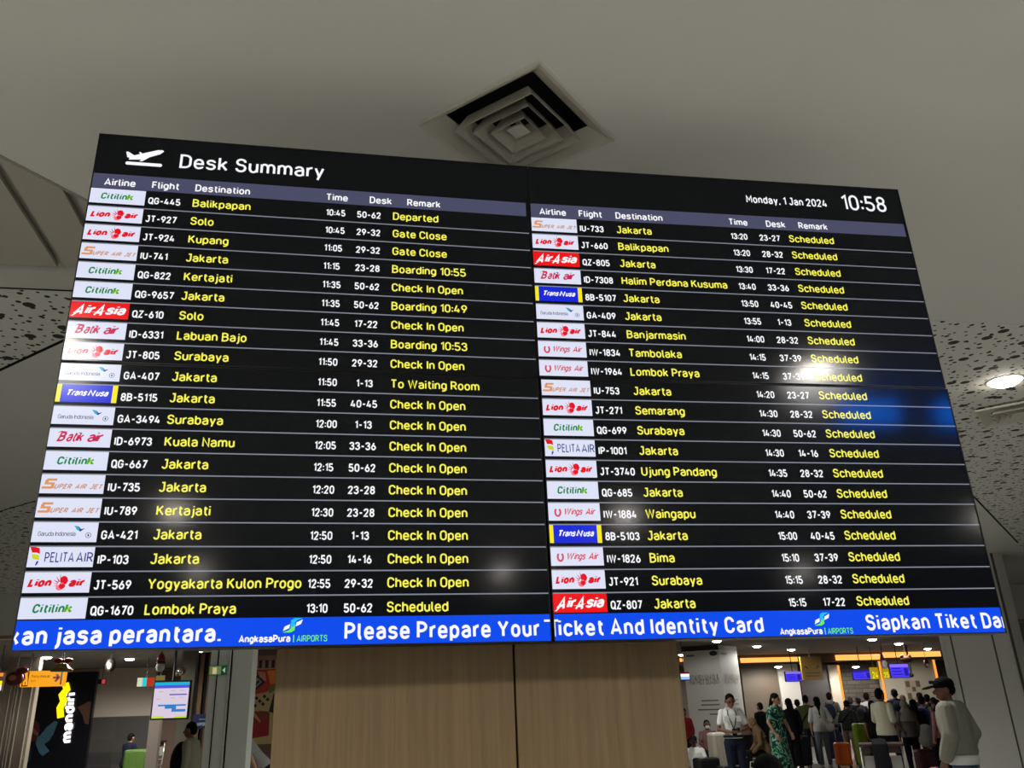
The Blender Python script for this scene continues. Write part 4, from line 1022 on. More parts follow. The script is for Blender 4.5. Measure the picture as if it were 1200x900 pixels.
# ------------------------------------------------------------------ people
def rotx(a): c, s = math.cos(a), math.sin(a); return np.array([[1, 0, 0], [0, c, -s], [0, s, c]])
def rotz(a): c, s = math.cos(a), math.sin(a); return np.array([[c, -s, 0], [s, c, 0], [0, 0, 1]])
def roty(a): c, s = math.cos(a), math.sin(a); return np.array([[c, 0, s], [0, 1, 0], [-s, 0, c]])
def loft(mb, rings, M, n=14):
    """rings: (centre, half-axis vector a, half-axis vector b)"""
    vs = []; fs = []
    for c, a, b in rings:
        for k in range(n):
            t = 2 * math.pi * k / n; vs.append(V3(*c) + V3(*a) * math.cos(t) + V3(*b) * math.sin(t))
    for i in range(len(rings) - 1):
        for k in range(n): fs.append((i*n+k, i*n+(k+1)%n, (i+1)*n+(k+1)%n, (i+1)*n+k))
    fs += [tuple(range(n))[::-1], tuple(range((len(rings)-1)*n, len(rings)*n))]
    mb.add(vs, fs, M)
def limb(mb, pts, rad, M):
    mb.tube(pts, rad, M, 10)
    for p, r in zip(pts, rad): mb.ball(p, r, M, 10, 6)
def clay(name, mb, voxel, M, parent, it=3):
    """join the overlapping pieces of mb into one continuous skin"""
    o = mb.build('tmp'); r = o.modifiers.new('r', 'REMESH'); r.mode = 'VOXEL'; r.voxel_size = voxel; r.use_smooth_shade = True
    s = o.modifiers.new('s', 'SMOOTH'); s.factor = .5; s.iterations = it
    dg = bpy.context.evaluated_depsgraph_get(); me = bpy.data.meshes.new_from_object(o.evaluated_get(dg))
    old = o.data; bpy.data.objects.remove(o); bpy.data.meshes.remove(old)
    me.name = name; me.materials.clear(); me.materials.append(M)
    me.polygons.foreach_set('material_index', [0] * len(me.polygons)); me.polygons.foreach_set('use_smooth', [True] * len(me.polygons))
    n = bpy.data.objects.new(name, me); COL.objects.link(n); n.parent = parent
    return n
SKIN = dict(a=mat('skin_tan', (150, 104, 78), .6), b=mat('skin_brown', (104, 66, 48), .6), c=mat('skin_fair', (184, 138, 110), .6))
HAIR = mat('black_hair', (12, 11, 11), .85, spec=.12)
def cl(name, c, **k): return mat('cloth_' + name, c, .85, spec=.15, bump=.25, nscale=14, **k)
SHIRTS = {}
def person(label, pos, face, top, bottom, height=1.66, group=None, skin='a', sleeve='short', hair='short', hair_m=None, lean=0.0, twist=0.0, side=0.0, armR=None, armL=None,
           sit=0.0, legs=None, head=(0.0, 0.0), skirt=None, shoes=(30, 28, 28), fine=False, coat=0.0, face_on=False, extras=None, wide=1.0, tuck=False):
    """face: direction the person faces, as an angle from +y towards -x"""
    k = height / 1.70; vx = .010 if fine else .013
    root = thing('person', label, 'person', pos, face, group)
    S = SKIN[skin]; base = MB(); shirt = MB(); trous = MB()
    hipz = .90 - sit
    Ru = rotz(twist) @ rotx(-lean) @ roty(side)
    piv = V3(0, 0, hipz)
    def up(p): return (piv + Ru @ (V3(*p) - V3(0, 0, .90))) * k      # upper body frame (standing coordinates)
    def dn(p): return V3(*p) * k
    Hn = V3(0, .0, 1.43)
    Rh = rotz(head[0]) @ rotx(-head[1])
    def hd(p): return up(Hn + Rh @ ((V3(*p) - V3(0, 0, 1.46)) * 1.10))
    ax = lambda r: (Ru @ V3(r, 0, 0)) * k
    ay = lambda r: (Ru @ V3(0, r, 0)) * k
    tor = [((0, .0, .86), .150, .105), ((0, .0, .95), .158, .110), ((0, .0, 1.08), .135, .098), ((0, .005, 1.24), .158, .112), ((0, -.005, 1.36), .170, .108), ((0, -.01, 1.425), .125, .075), ((0, -.005, 1.465), .062, .058)]
    def torso(mb, g, lo=0, hi=7, extra=0.0):
        loft(mb, [(up(c), ax((a + g + extra * (1.30 - c[2]) * (c[2] < 1.3)) * wide), ay(b + g + extra * (1.30 - c[2]) * (c[2] < 1.3))) for c, a, b in tor[lo:hi]], S)
    torso(base, 0)
    limb(base, [hd((0, -.008, 1.44)), hd((0, .005, 1.53))], [.054 * k, .05 * k], S)
    RhU = Ru @ Rh
    base.ball(hd((0, .008, 1.605)), (.075 * k, .092 * k, .100 * k), S, 16, 12, RhU)
    base.ball(hd((0, .035, 1.555)), (.056 * k, .062 * k, .066 * k), S, 14, 10, RhU)
    base.ball(hd((0, .103, 1.585)), (.014 * k, .022 * k, .024 * k), S, 8, 6, RhU)
    base.ball(hd((0, .088, 1.543)), (.026 * k, .014 * k, .013 * k), S, 8, 6, RhU)
    for s_ in (-1, 1): base.ball(hd((s_ * .078, -.002, 1.592)), (.012 * k, .024 * k, .034 * k), S, 8, 6, RhU)
    defA = lambda s_: ((s_ * .235, -.015, 1.12), (s_ * .225, .055, .88))
    for s_, A in ((1, armR), (-1, armL)):
        el, wr = A or defA(s_)
        sh, el, wr = up((s_ * .168 * wide, -.008, 1.378)), up(el), up(wr)
        limb(base, [sh, (sh + el) / 2, el, el + (wr - el) * .35, wr], [.05 * k, .044 * k, .036 * k, .036 * k, .025 * k], S)
        d = (wr - el) / np.linalg.norm(wr - el)
        sd = Ru @ V3(0, 1, 0); sd = sd - d * (sd @ d)
        if np.linalg.norm(sd) < .3: sd = Ru @ V3(-s_, 0, 0); sd = sd - d * (sd @ d)
        sd /= np.linalg.norm(sd); nn = np.cross(d, sd); nn = nn * (-s_ if nn @ (Ru @ V3(1, 0, 0)) > 0 else s_) if abs(nn @ (Ru @ V3(1, 0, 0))) > .1 else nn
        q = lambda a_, b_, c_: wr + (d * a_ + sd * b_ + nn * c_) * k
        loft(base, [(q(-.01, 0, 0), sd * .024 * k, nn * .018 * k), (q(.04, 0, 0), sd * .038 * k, nn * .016 * k), (q(.09, 0, .004), sd * .040 * k, nn * .014 * k)], S, 10)
        fr = .0088 * k if fine else .0105 * k
        for f_, ln in ((-.033, .060), (-.011, .074), (.011, .080), (.033, .072)):
            base.tube([q(.08, f_, .002), q(.09 + ln * .45, f_ * 1.1, .012), q(.09 + ln * .8, f_ * 1.1, .030), q(.09 + ln * .95, f_ * 1.1, .046)], [fr, fr, fr * .95, fr * .8], S, 6)
        base.tube([q(.015, .028, .004), q(.045, .052, .014), q(.075, .062, .026)], [fr * 1.2, fr * 1.1, fr * .9], S, 6)
        if sleeve != 'none':
            fr_ = dict(short=.62, elbow=1.0, long=1.97)[sleeve]; g = .010 + coat
            pts = [sh, sh + (el - sh) * min(1, fr_)]; rd = [.056 * k + g * k, .050 * k + g * k]
            if fr_ > 1: pts += [el + (wr - el) * (fr_ - 1) * .5, el + (wr - el) * (fr_ - 1)]; rd[1] = .046 * k + g * k; rd += [.042 * k + g * k, .031 * k + g * k]
            limb(shirt, pts, rd, S)
    # legs
    LG = legs or [((.088, 0, .88), (.098, .025, .48), (.100, -.02, .085)), ((-.088, 0, .88), (-.098, .025, .48), (-.100, -.02, .085))]
    sh_m = MB()
    for hp, kn, an in LG:
        hp, kn, an = dn(hp), dn(kn), dn(an)
        limb(base, [hp, hp + (kn - hp) * .5, kn, kn + (an - kn) * .35, an], [.085 * k, .070 * k, .052 * k, .052 * k, .034 * k], S)
        lim = [hp, hp + (kn - hp) * .5, kn, kn + (an - kn) * .35, an + (kn - an) * .06]
        if skirt is None: limb(trous, lim, [.098 * k, .085 * k, .068 * k, .066 * k, .056 * k], S)
        ft = an + V3(0, .05, -.035) * k
        base.ball(ft, (.036 * k, .10 * k, .03 * k), S, 10, 8)
        sh_m.ball(ft + V3(0, .01, -.01) * k, (.046 * k, .135 * k, .040 * k), S, 12, 8); sh_m.ball(ft + V3(0, -.06, .012) * k, (.040 * k, .055 * k, .045 * k), S, 10, 8)
    # keep soles on the floor
    clay('body', base, vx * .85, S, root, 2)['label'] = 'bare skin of face, arms and hands'
    if skirt:
        loft(shirt, [(up((0, .0, 1.02)), ax(.155), ay(.118)), (dn((0, .0, .86)), V3(.19, 0, 0) * k, V3(0, .14, 0) * k), (dn((0, .0, .5)), V3(.23, 0, 0) * k, V3(0, .18, 0) * k), (dn((0, .0, skirt)), V3(.27, 0, 0) * k, V3(0, .22, 0) * k)], S)
    else:
        if sit < .2: loft(trous, [(up((0, 0, .84)), ax(.158 * wide), ay(.115)), (up((0, 0, .92)), ax(.172 * wide), ay(.122)), (up((0, 0, 1.02)), ax(.156 * wide), ay(.114))], S)
        else: trous.ball(dn((0, 0, hipz)), (.17 * k, .14 * k, .12 * k), S, 12, 8)
        clay('trousers', trous, vx, bottom, root, 3)
    torso(shirt, .020 + coat, 1 if tuck else 0, 7, .0 if tuck else .05)
    clay('dress' if skirt else ('jacket' if coat else 'shirt'), shirt, vx, top, root, 3)
    clay('shoes', sh_m, vx, mat('shoe_%d_%d_%d' % tuple(shoes), shoes, .6), root, 1)
    hm = hair_m or HAIR
    h = MB()
    if hair == 'short':
        h.ball(hd((0, -.012, 1.632)), (.084 * k, .094 * k, .090 * k), S, 14, 10, RhU); h.ball(hd((0, -.045, 1.59)), (.076 * k, .062 * k, .075 * k), S, 12, 8, RhU)
    elif hair in ('long', 'tail'):
        h.ball(hd((0, -.010, 1.632)), (.088 * k, .098 * k, .092 * k), S, 14, 10, RhU); h.ball(hd((0, -.05, 1.56)), (.085 * k, .06 * k, .11 * k), S, 12, 8, RhU)
        loft(h, [(hd((0, -.06, 1.58)), RhU @ V3(.085, 0, 0) * k, RhU @ V3(0, .045, 0) * k), (hd((0, -.085, 1.44)), RhU @ V3(.095 if hair == 'long' else .04, 0, 0) * k, RhU @ V3(0, .04, 0) * k), (hd((0, -.10, 1.24)), RhU @ V3(.085 if hair == 'long' else .025, 0, 0) * k, RhU @ V3(0, .03, 0) * k)], S)
    elif hair == 'hijab':
        h.ball(hd((0, -.010, 1.615)), (.092 * k, .100 * k, .112 * k), S, 14, 10, RhU); h.ball(hd((0, -.02, 1.50)), (.10 * k, .085 * k, .10 * k), S, 12, 8, RhU)
        loft(h, [(hd((0, -.012, 1.52)), RhU @ V3(.09, 0, 0) * k, RhU @ V3(0, .085, 0) * k), (hd((0, -.015, 1.40)), RhU @ V3(.175, 0, 0) * k, RhU @ V3(0, .12, 0) * k), (hd((0, -.02, 1.26)), RhU @ V3(.195, 0, 0) * k, RhU @ V3(0, .14, 0) * k)], S)
    if hair == 'cap':
        h.ball(hd((0, -.03, 1.60)), (.079 * k, .078 * k, .07 * k), S, 12, 8, RhU); clay('hair', h, vx, HAIR, root, 2)
        c_ = MB(); c_.ball(hd((0, -.004, 1.655)), (.092 * k, .108 * k, .075 * k), S, 16, 10, RhU); loft(c_, [(hd((0, -.004, 1.652)), RhU @ V3(.092, 0, 0) * k, RhU @ V3(0, .107, 0) * k), (hd((0, -.004, 1.625)), RhU @ V3(.092, 0, 0) * k, RhU @ V3(0, .108, 0) * k)], S)
        c_.ball(hd((0, .135, 1.640)), (.075 * k, .085 * k, .014 * k), S, 14, 8, RhU @ rotx(-.12)); clay('cap', c_, vx * .7, hm, root, 1)
    else:
        nm = 'headscarf' if hair == 'hijab' else 'hair'
        clay(nm, h, vx, hm, root, 2)
    if face_on:
        e = MB()
        for s_ in (-1, 1): e.ball(hd((s_ * .031, .090, 1.605)), (.013 * k, .008 * k, .007 * k), S, 10, 6, RhU)
        e.mats = [mat('eye_dark', (22, 16, 14), .3)]; e.build('eyes', root, True)
        e = MB()
        for s_ in (-1, 1): e.ball(hd((s_ * .033, .092, 1.625)), (.020 * k, .007 * k, .005 * k), S, 10, 6, RhU)
        e.mats = [HAIR]; e.build('eyebrows', root, True)
        e = MB(); e.ball(hd((0, .100, 1.542)), (.024 * k, .008 * k, .006 * k), S, 10, 6, RhU); e.mats = [mat('lips', (120, 66, 58), .5)]; e.build('lips', root, True)
    if extras: extras(root, up, hd, dn, k)
    return root
def ground(x, y, d):
    """the floor point under a head top seen at (x, y), d metres off, and that head's height"""
    p = at_d(x, y, d); return (p[0], p[1], 0.0), p[2]
def strap(root, up, pts, M, r=.014, name='strap'):
    t = MB(); t.tube([up(p) for p in pts], r, M, 6); t.build(name, root, True)
navy = cl('navy', (24, 28, 42)); black = cl('black', (16, 16, 18)); white = cl('white', (206, 206, 200)); cream_c = cl('cream', (204, 200, 176))
grey = cl('grey', (92, 92, 90)); dgrey = cl('dark_grey', (52, 53, 54)); jeans = cl('grey_blue_denim', (112, 120, 126)); djeans = cl('dark_denim', (34, 38, 46)); beige_c = cl('beige', (134, 124, 108))
olive = cl('olive', (74, 80, 44)); lgrey = cl('light_grey', (150, 150, 146)); stone_j = mat('cloth_stone_jacket', (122, 121, 106), .8, spec=.2, bump=.9, nscale=4.5); blue_d = cl('blue_denim', (58, 78, 98)); pink_c = cl('pink', (176, 116, 120)); brown_c = cl('brown', (112, 88, 62)); mauve = cl('mauve', (120, 98, 96))
def toward(x, y, tx, ty):
    """facing angle from (x, y) towards (tx, ty)"""
    return math.atan2(-(tx - x), ty - y)

# the man in the white shirt, looking at his telephone
g, h = ground(853.5, 813, 17.2)
def man_extras(root, up, hd, dn, k):
    t = MB()
    for s_ in (-1, 1): t.tube([up((s_ * .06, .06, 1.45)), up((s_ * .075, .125, 1.34)), up((s_ * .02, .145, 1.16)), up((0, .15, 1.10))], .007 * k, HAIR, 6)
    t.build('lanyard', root, True)
    t = MB(); t.box((-.04 * k, .0, -.06 * k), (.04 * k, .01, .05 * k), HAIR); t.build('badge', root, loc=tuple(up((0, .155, 1.06))))
    t = MB(); c_ = up((0, 0, .985)); loft(t, [(c_ - V3(0, 0, .02), V3(.183, 0, 0) * k, V3(0, .138, 0) * k), (c_ + V3(0, 0, .02), V3(.181, 0, 0) * k, V3(0, .137, 0) * k)], blk); t.build('belt', root)
    t = MB(); c_ = up((0, .133, 1.445)); t.box((-.10 * k, -.012, .0), (-.012 * k, .012, .055 * k), white); t.box((.012 * k, -.012, .0), (.10 * k, .012, .055 * k), white); t.build('collar', root, bevel=.006, loc=tuple(up((0, .072, 1.415))))
    t = MB(); 
    for s_ in (-1, 1): t.box((s_ * .10 * k - .045 * k, 0, 0), (s_ * .10 * k + .045 * k, .008, .10 * k), white)
    t.build('pocket', root, bevel=.003, loc=tuple(up((0, .128, 1.22))))
man = person('man in a white short-sleeved uniform shirt looking down at a telephone', g, toward(g[0], g[1], g[0] * .35, -2), white, navy, h + .01, skin='b', fine=True, face_on=True, head=(0.05, .38),
       armR=((.25, .03, 1.10), (.06, .25, 1.06)), armL=((-.26, .05, 1.11), (-.09, .26, 1.07)), extras=man_extras, tuck=True, wide=.92)
ph_c = np.array(man.location) + rotz(man.rotation_euler.z) @ (V3(-.03, .37, 1.105) * (h / 1.70))
ph = thing('telephone', 'dark telephone held by the man in the white uniform shirt', 'telephone', ph_c, man.rotation_euler.z)
t = MB(); t.box((-.035, -.075, -.005), (.035, .075, .005), blk); t.build('case', ph, bevel=.004, rot=(.5, 0, 0)); t = MB(); t.box((-.031, -.068, .005), (.031, .068, .0062), mat('phone_glass', (40, 44, 52), .1)); t.build('glass', ph, rot=(.5, 0, 0))

# the woman in the green dress
g, h = ground(905.5, 813, 20.5)
person('woman in a green leaf-print dress walking past, long black hair', g, toward(g[0], g[1], g[0] + 3.0, g[1] - 5), mat_leaf_print('green_leaf_print'), navy, h + .01, skin='c', fine=True, hair='tail', face_on=True, head=(0.1, .22), sleeve='short', skirt=.16,
       armR=((.24, -.05, 1.13), (.20, .06, .90)), armL=((-.24, .05, 1.13), (-.22, .16, .92)))

# the woman in the white tee with the orange suitcase
g, h = ground(956, 816.5, 24.0)
def bag_extras(root, up, hd, dn, k):
    strap(root, up, [(-.13, -.06, 1.42), (-.02, -.135, 1.25), (.15, -.13, 1.06), (.20, -.06, 1.0)], cream_c, .014)
    t = MB(); t.ball((0, 0, 0), (.13, .06, .10), cream_c, 14, 10); t.build('handbag', root, True, loc=tuple(up((.20, -.06, .96))))
wt_p = person('woman in a white tee and pale jeans with a cream shoulder bag, seen from behind', g, toward(g[0], g[1], g[0] + 1.6, g[1] + 5), white, jeans, h, skin='c', hair='tail', fine=True, sleeve='elbow', shoes=(206, 200, 186),
       armR=((.30, .06, 1.14), (.38, .30, 1.04)), extras=bag_extras)
# the man in the cap
g, h = ground(1109, 793.5, 11.5)
def cap_extras(root, up, hd, dn, k):
    t = MB(); c_ = up((0, 0, .895)); loft(t, [(c_ - V3(0, 0, .05), V3(.20, 0, 0) * k, V3(0, .145, 0) * k), (c_ + V3(0, 0, .05), V3(.196, 0, 0) * k, V3(0, .14, 0) * k)], white); t.build('shirt_hem', root, True)
    t = MB(); c_ = up((0, 0, .965)); loft(t, [(c_ - V3(0, 0, .025), V3(.205, 0, 0) * k, V3(0, .152, 0) * k), (c_ + V3(0, 0, .025), V3(.208, 0, 0) * k, V3(0, .155, 0) * k)], stone_j); t.build('waistband', root, True)
    t = MB(); loft(t, [(up((0, -.012, 1.425)), V3(.092, 0, 0) * k, V3(0, .082, 0) * k), (up((0, -.004, 1.475)), V3(.080, 0, 0) * k, V3(0, .072, 0) * k)], cl('sage_collar', (110, 116, 104))); t.build('collar', root, True)
    t = MB(); t.tube([hd((-.092, .02, 1.68)), hd((-.096, .10, 1.69)), hd((.096, .10, 1.69)), hd((.092, .02, 1.68))], .006 * k, blk, 6)
    for s_ in (-1, 1): t.ball(hd((s_ * .042, .105, 1.685)), (.032 * k, .008 * k, .022 * k), blk, 10, 6)
    t.build('eyeglasses', root, True)
capman = person('man in a black cap and stone-coloured jacket, seen from behind beside the panelled column', g, toward(g[0], g[1], g[0] - 1.3, g[1] + 1.9), stone_j, blue_d, h - .01, skin='b', fine=True, hair='cap', hair_m=mat('cap_black', (9, 9, 10), .9, spec=.1), sleeve='long', coat=.030, wide=1.12, lean=.05, head=(.55, .06), tuck=True,
       armR=((.29, -.06, 1.14), (.24, .06, .93)), armL=((-.29, -.04, 1.14), (-.25, .08, .93)), extras=cap_extras)
# the dark head in front
g, h = ground(897, 884.5, 4.2)
person('black-haired person whose head just shows at the bottom edge, nearest the viewer', g, toward(g[0], g[1], g[0] + .6, g[1] + 5), black, black, h, skin='b', fine=True, hair='short', sleeve='elbow')

# the queue
def backpack(c_m, w=.15, name='backpack'):
    def f(root, up, hd, dn, k):
        t = MB(); t.ball(up((0, -.20, 1.20)), (w * k, .10 * k, .22 * k), c_m, 14, 10); t.ball(up((0, -.27, 1.10)), (w * .75 * k, .05 * k, .11 * k), c_m, 12, 8); clay(name, t, .014, c_m, root, 2)
        t = MB()
        for s_ in (-1, 1): t.tube([up((s_ * .10, -.14, 1.40)), up((s_ * .11, .02, 1.455)), up((s_ * .12, .14, 1.30)), up((s_ * .15, .05, 1.08))], .016 * k, c_m, 6)
        t.build('shoulder_straps', root, True)
    return f
def sling(c_m):
    def f(root, up, hd, dn, k):
        strap(root, up, [(.13, -.07, 1.42), (.02, -.14, 1.26), (-.15, -.12, 1.06), (-.2, -.02, .98)], c_m, .016)
        t = MB(); t.ball((0, 0, 0), (.06, .12, .09), c_m, 12, 8); t.build('sling_bag', root, True, loc=tuple(up((-.21, .0, .95))))
    return f
Q = 'people queueing in the check-in hall'
def queue(label, x, y, d, face, top, bottom, **kw):
    g, h = ground(x, y, d)
    return person(label, g, face, top, bottom, max(1.48, min(1.80, h)), Q, **kw)
A_ = -.45
queue('woman with long black hair in a black jacket, right of the green dress', 923, 818.5, 22.6, A_ + .3, black, black, hair='long', sleeve='long')
queue('man in dark clothes and grey jeans behind the man in the olive shirt', 933.5, 819.5, 26.6, A_, dgrey, djeans, sleeve='short')
queue('man in an olive shirt with a dark sling strap, black suitcase at his side', 943, 814.5, 25.4, A_ - .1, olive, djeans, sleeve='short', extras=sling(black))
queue('tall man in a grey shirt carrying a navy backpack', 971, 811.5, 27.6, A_ - .3, grey, djeans, sleeve='short', extras=backpack(navy, .17))
queue('stooping person in a grey jacket and beige trousers with a black cross-body bag', 988.5, 820, 24.9, A_ - .4, dgrey, beige_c, hair='cap', hair_m=black, sleeve='long', lean=.30, extras=sling(black))
queue('brown-haired person with a charcoal backpack left of the man in cream', 1004.5, 816, 26.4, A_ + .1, dgrey, black, hair_m=mat('brown_hair', (44, 30, 24), .6), extras=backpack(dgrey, .16))
queue('person in a white tee with a black strap, behind the man in cream', 1014.5, 811.5, 27.2, A_ - .2, white, black, extras=sling(black))
queue('man in a cream shirt and navy trousers striding to the right', 1029.5, 806.8, 19.6, -1.15, cream_c, navy, sleeve='elbow', skin='b', armR=((.25, -.10, 1.13), (.27, .12, .94)), armL=((-.25, .06, 1.13), (-.22, .22, .95)),
      legs=[((.088, 0, .88), (.098, .16, .49), (.10, .12, .085)), ((-.088, 0, .88), (-.098, -.06, .48), (-.10, -.24, .10))])
queue('dark-haired man in dark clothes against the amber edge of the cream wall', 1047, 807.5, 26.6, A_, navy, black, extras=backpack(navy))
queue('person with tan-brown hair half hidden behind the grey headscarf', 1057, 814.5, 28.2, A_, black, black, hair_m=mat('tan_hair', (92, 66, 44), .7))
queue('woman in a grey headscarf, grey blouse and long black skirt', 1058.5, 823.5, 21.6, A_ + .25, grey, black, hair='hijab', hair_m=cl('stone_scarf', (128, 122, 108)), sleeve='long')
queue('person in black with a light grey bag at the hip, right of the grey headscarf', 1069.5, 823, 22.2, A_ - .1, black, black, hair='long', sleeve='long', extras=lambda r, up, hd, dn, k: MB().ball((0, 0, 0), (.20, .12, .24), lgrey, 14, 10).build('tote_bag', r, True, loc=tuple(up((.16, -.16, .86)))))
queue('man in a pale shirt wearing a bright blue backpack', 1079, 815.5, 23.6, A_ - .45, lgrey, djeans, extras=backpack(cl('royal_blue', (24, 56, 128)), .17))
queue('dark-haired person right of the notice on the cream wall', 1076.5, 811.5, 27.4, A_, black, black)
queue('person in dark grey between the blue backpack and the black cap', 1085.5, 813.5, 26.2, A_ - .2, dgrey, djeans)
queue('person in black just left of the peak of the black cap', 1093, 817, 25.0, A_, black, black)
queue('woman in a pink top partly hidden by the stone-coloured jacket', 1096, 821, 21.0, A_ + .8, pink_c, black, hair='hijab', hair_m=black, sleeve='long')
queue('short person in a black top just behind the man in cream', 1020.5, 821, 22.4, A_ - .2, black, black, hair='long')
queue('person with bowed head in a navy jacket left of the charcoal backpack', 995.5, 816.5, 27.6, A_ + .2, navy, black, hair_m=mat('brown_hair', (44, 30, 24), .6))

# seated and crouching people by the poster column
SEAT = .42
SITL = [((.09, 0, .50), (.12, .42, .50), (.12, .46, .085)), ((-.09, 0, .50), (-.12, .42, .50), (-.12, .46, .085))]
def seated(label, x, y, d, face, top, bottom, **kw):
    p = at_d(x, y, d); hh = kw.pop('height', 1.62)
    return person(label, (p[0], p[1], 0), face, top, bottom, hh, None, sit=.40, legs=SITL, armR=((.24, .10, 1.14), (.14, .34, 1.02)), armL=((-.24, .10, 1.14), (-.14, .34, 1.02)), **kw)
def bench(label, x, y, d, w):
    d = d + .1
    p = at_d(x, y, d); r = thing('waiting_bench', label, 'bench', (p[0], p[1], 0), 0)
    t = MB(); t.box((-w, -.15, .30), (w, .15, .34), mat('bench_seat', (60, 60, 62), .4)); t.build('seat', r, bevel=.01)
    for sx_ in (-w * .8, w * .8):
        t = MB(); t.tube([(sx_, -.12, .015), (sx_, -.12, .30)], .02, mat('bench_leg', (130, 130, 130), .3, metal=.8)); t.tube([(sx_, .12, .015), (sx_, .12, .30)], .02, mat('bench_leg', (130, 130, 130), .3, metal=.8)); t.tube([(sx_, -.14, .015), (sx_, .14, .015)], .015, mat('bench_leg', (130, 130, 130), .3, metal=.8)); t.build('leg', r)
bench('low dark bench under the woman in the brown headscarf', 891, 838, 21.9, .26)
bench('low dark bench by the poster column under the person in pink and white', 827, 845, 22.4, .35)
bench('low dark bench under the woman in the mauve headscarf', 872.5, 838, 23.0, .26)
seated('woman in a brown headscarf and shawl sitting hunched on the bench', 892.5, 836, 21.7, 1.35, brown_c, black, hair='hijab', hair_m=brown_c, lean=.36, sleeve='long')
seated('woman in a mauve headscarf sitting on the bench beside the white uniform shirt', 872.5, 838, 23.0, .15, black, black, hair='hijab', hair_m=mauve, lean=.30, sleeve='long')
person('dark-haired person standing behind the brown headscarf', tuple(ground(890.5, 829.5, 24.6)[0]), .3, black, black, 1.50, sleeve='long')
def mask_x(root, up, hd, dn, k):
    t = MB(); t.ball(hd((0, .085, 1.55)), (.06 * k, .03 * k, .045 * k), white, 12, 8); t.build('face_mask', root, True)
seated('person in a white face mask and pink top sitting in front of the poster column', 827.5, 842, 22.4, 2.9, cl('dull_pink', (128, 92, 94)), navy, height=1.52, skin='b', sleeve='short', extras=mask_x)
person('person in a white tee and black cap sitting on the floor beside the wood partition', tuple(at_d(812.5, 860, 21.0)[:2]) + (0,), 2.6, white, black, 1.60, sit=.76, skin='b', hair='cap', hair_m=black, lean=.15,
       legs=[((.09, 0, .13), (.26, .30, .30), (.06, .36, .06)), ((-.09, 0, .13), (-.26, .30, .30), (-.06, .36, .06))], armR=((.26, .10, 1.14), (.20, .34, 1.05)), armL=((-.26, .10, 1.14), (-.20, .34, 1.05)))
g, h = ground(801.5, 840, 23.2)
person('person in a red top just emerging from behind the wood partition', g, 2.4, cl('red', (110, 26, 22)), black, 1.42, skin='b', sleeve='long')
g, h = ground(1129, 895.5, 9.6)
person('small child in a pink hat in front of the man in the black cap', (at_d(1094, 897, 10.0)[0], at_d(1094, 897, 10.0)[1], 0), .8, mauve, black, at_d(1097, 896.5, 10.4)[2], skin='c', hair='cap', hair_m=pink_c)
# left side
g, h = ground(229.5, 852.5, 14.0)
def chest_bag(root, up, hd, dn, k):
    t = MB(); t.ball(up((0, .17, 1.14)), (.20 * k, .16 * k, .30 * k), black, 14, 10); t.ball(up((0, .16, .98)), (.20 * k, .17 * k, .26 * k), black, 12, 8); clay('chest_bag', t, .014, black, root, 2)
person('person in a pale shirt with a black chest bag, left of the grey pillar', g, toward(g[0], g[1], g[0] - 3, g[1] + .9), cl('pale_olive', (132, 130, 110)), black, 1.52, skin='b', sleeve='long', lean=.12, extras=chest_bag)
p = at_d(151, 866, 26.0)
person('person in a dark jacket sitting behind the green suitcase', (p[0], p[1], 0), -.6, navy, black, 1.60, sit=.40, legs=SITL, hair='short', sleeve='long', armR=((.24, .10, 1.14), (.14, .34, 1.02)), armL=((-.24, .10, 1.14), (-.14, .34, 1.02)), lean=.12)
bench('low dark bench behind the green suitcase', 151, 866, 26.1, .25)
p = at_d(311, 860, 14.6)
person('person in a grey shirt bending forward beyond the grey pillar', (p[0], p[1], 0), 1.35, lgrey, black, 1.60, skin='c', lean=.75, sleeve='short')

# ------------------------------------------------------------------ luggage and trolleys
steel = mat('trolley_steel', (176, 174, 168), .35, metal=.6)
def suitcase(label, c, rz, w, d, h, col_, handle=True, lying=False):
    M = mat('case_%d_%d_%d' % col_, col_, .45, spec=.4); r = thing('suitcase', label, 'suitcase', c, rz)
    t = MB(); t.box((-w/2, -d/2, .06), (w/2, d/2, h), M); t.build('shell', r, bevel=.05)
    for kx in (-.28, 0, .28):
        t = MB(); t.box((kx * w - .012, -d/2 - .006, .12), (kx * w + .012, -d/2 + .01, h - .07), M); t.build('rib', r, bevel=.004)
    for sx_ in (-1, 1):
        for sy_ in (-1, 1):
            t = MB(); t.lathe([(.03, -.012), (.03, .012)], blk, n=12); t.build('wheel', r, loc=(sx_ * w * .38, sy_ * d * .34, .031), rot=(0, math.radians(90), 0))
    if handle:
        t = MB(); t.tube([(-.09, d * .3, h - .02), (-.09, d * .3, h + .42), (.09, d * .3, h + .42), (.09, d * .3, h - .02)], .011, steel, 8); t.build('pull_handle', r, True)
    return r
def foot_at(x, y): p = at_z(x, y, 0); return (p[0], p[1], 0)
def at_foot(x, d): 
    p = at_d(x, 870, d); return (p[0], p[1], 0)
suitcase('bright orange suitcase pulled by the woman in the white tee', at_foot(985.5, 24.0), -.3, .36, .24, .56, (206, 92, 22))
suitcase('tall black suitcase beside the olive shirt', at_foot(936.5, 24.0), -.2, .44, .28, .72, (18, 18, 20), False)
suitcase('navy suitcase between the white tee and the grey jacket', at_foot(978.5, 26.6), -.4, .42, .26, .80, (26, 30, 72), False)
suitcase('lime green suitcase standing beside the beige trousers in the queue', at_foot(1009.5, 23.9), -.2, .28, .24, .98, (104, 128, 24), False)
suitcase('maroon suitcase at the feet of the person with the grey bag', at_foot(1080.5, 20.4), -.2, .36, .24, .58, (66, 20, 32), False)
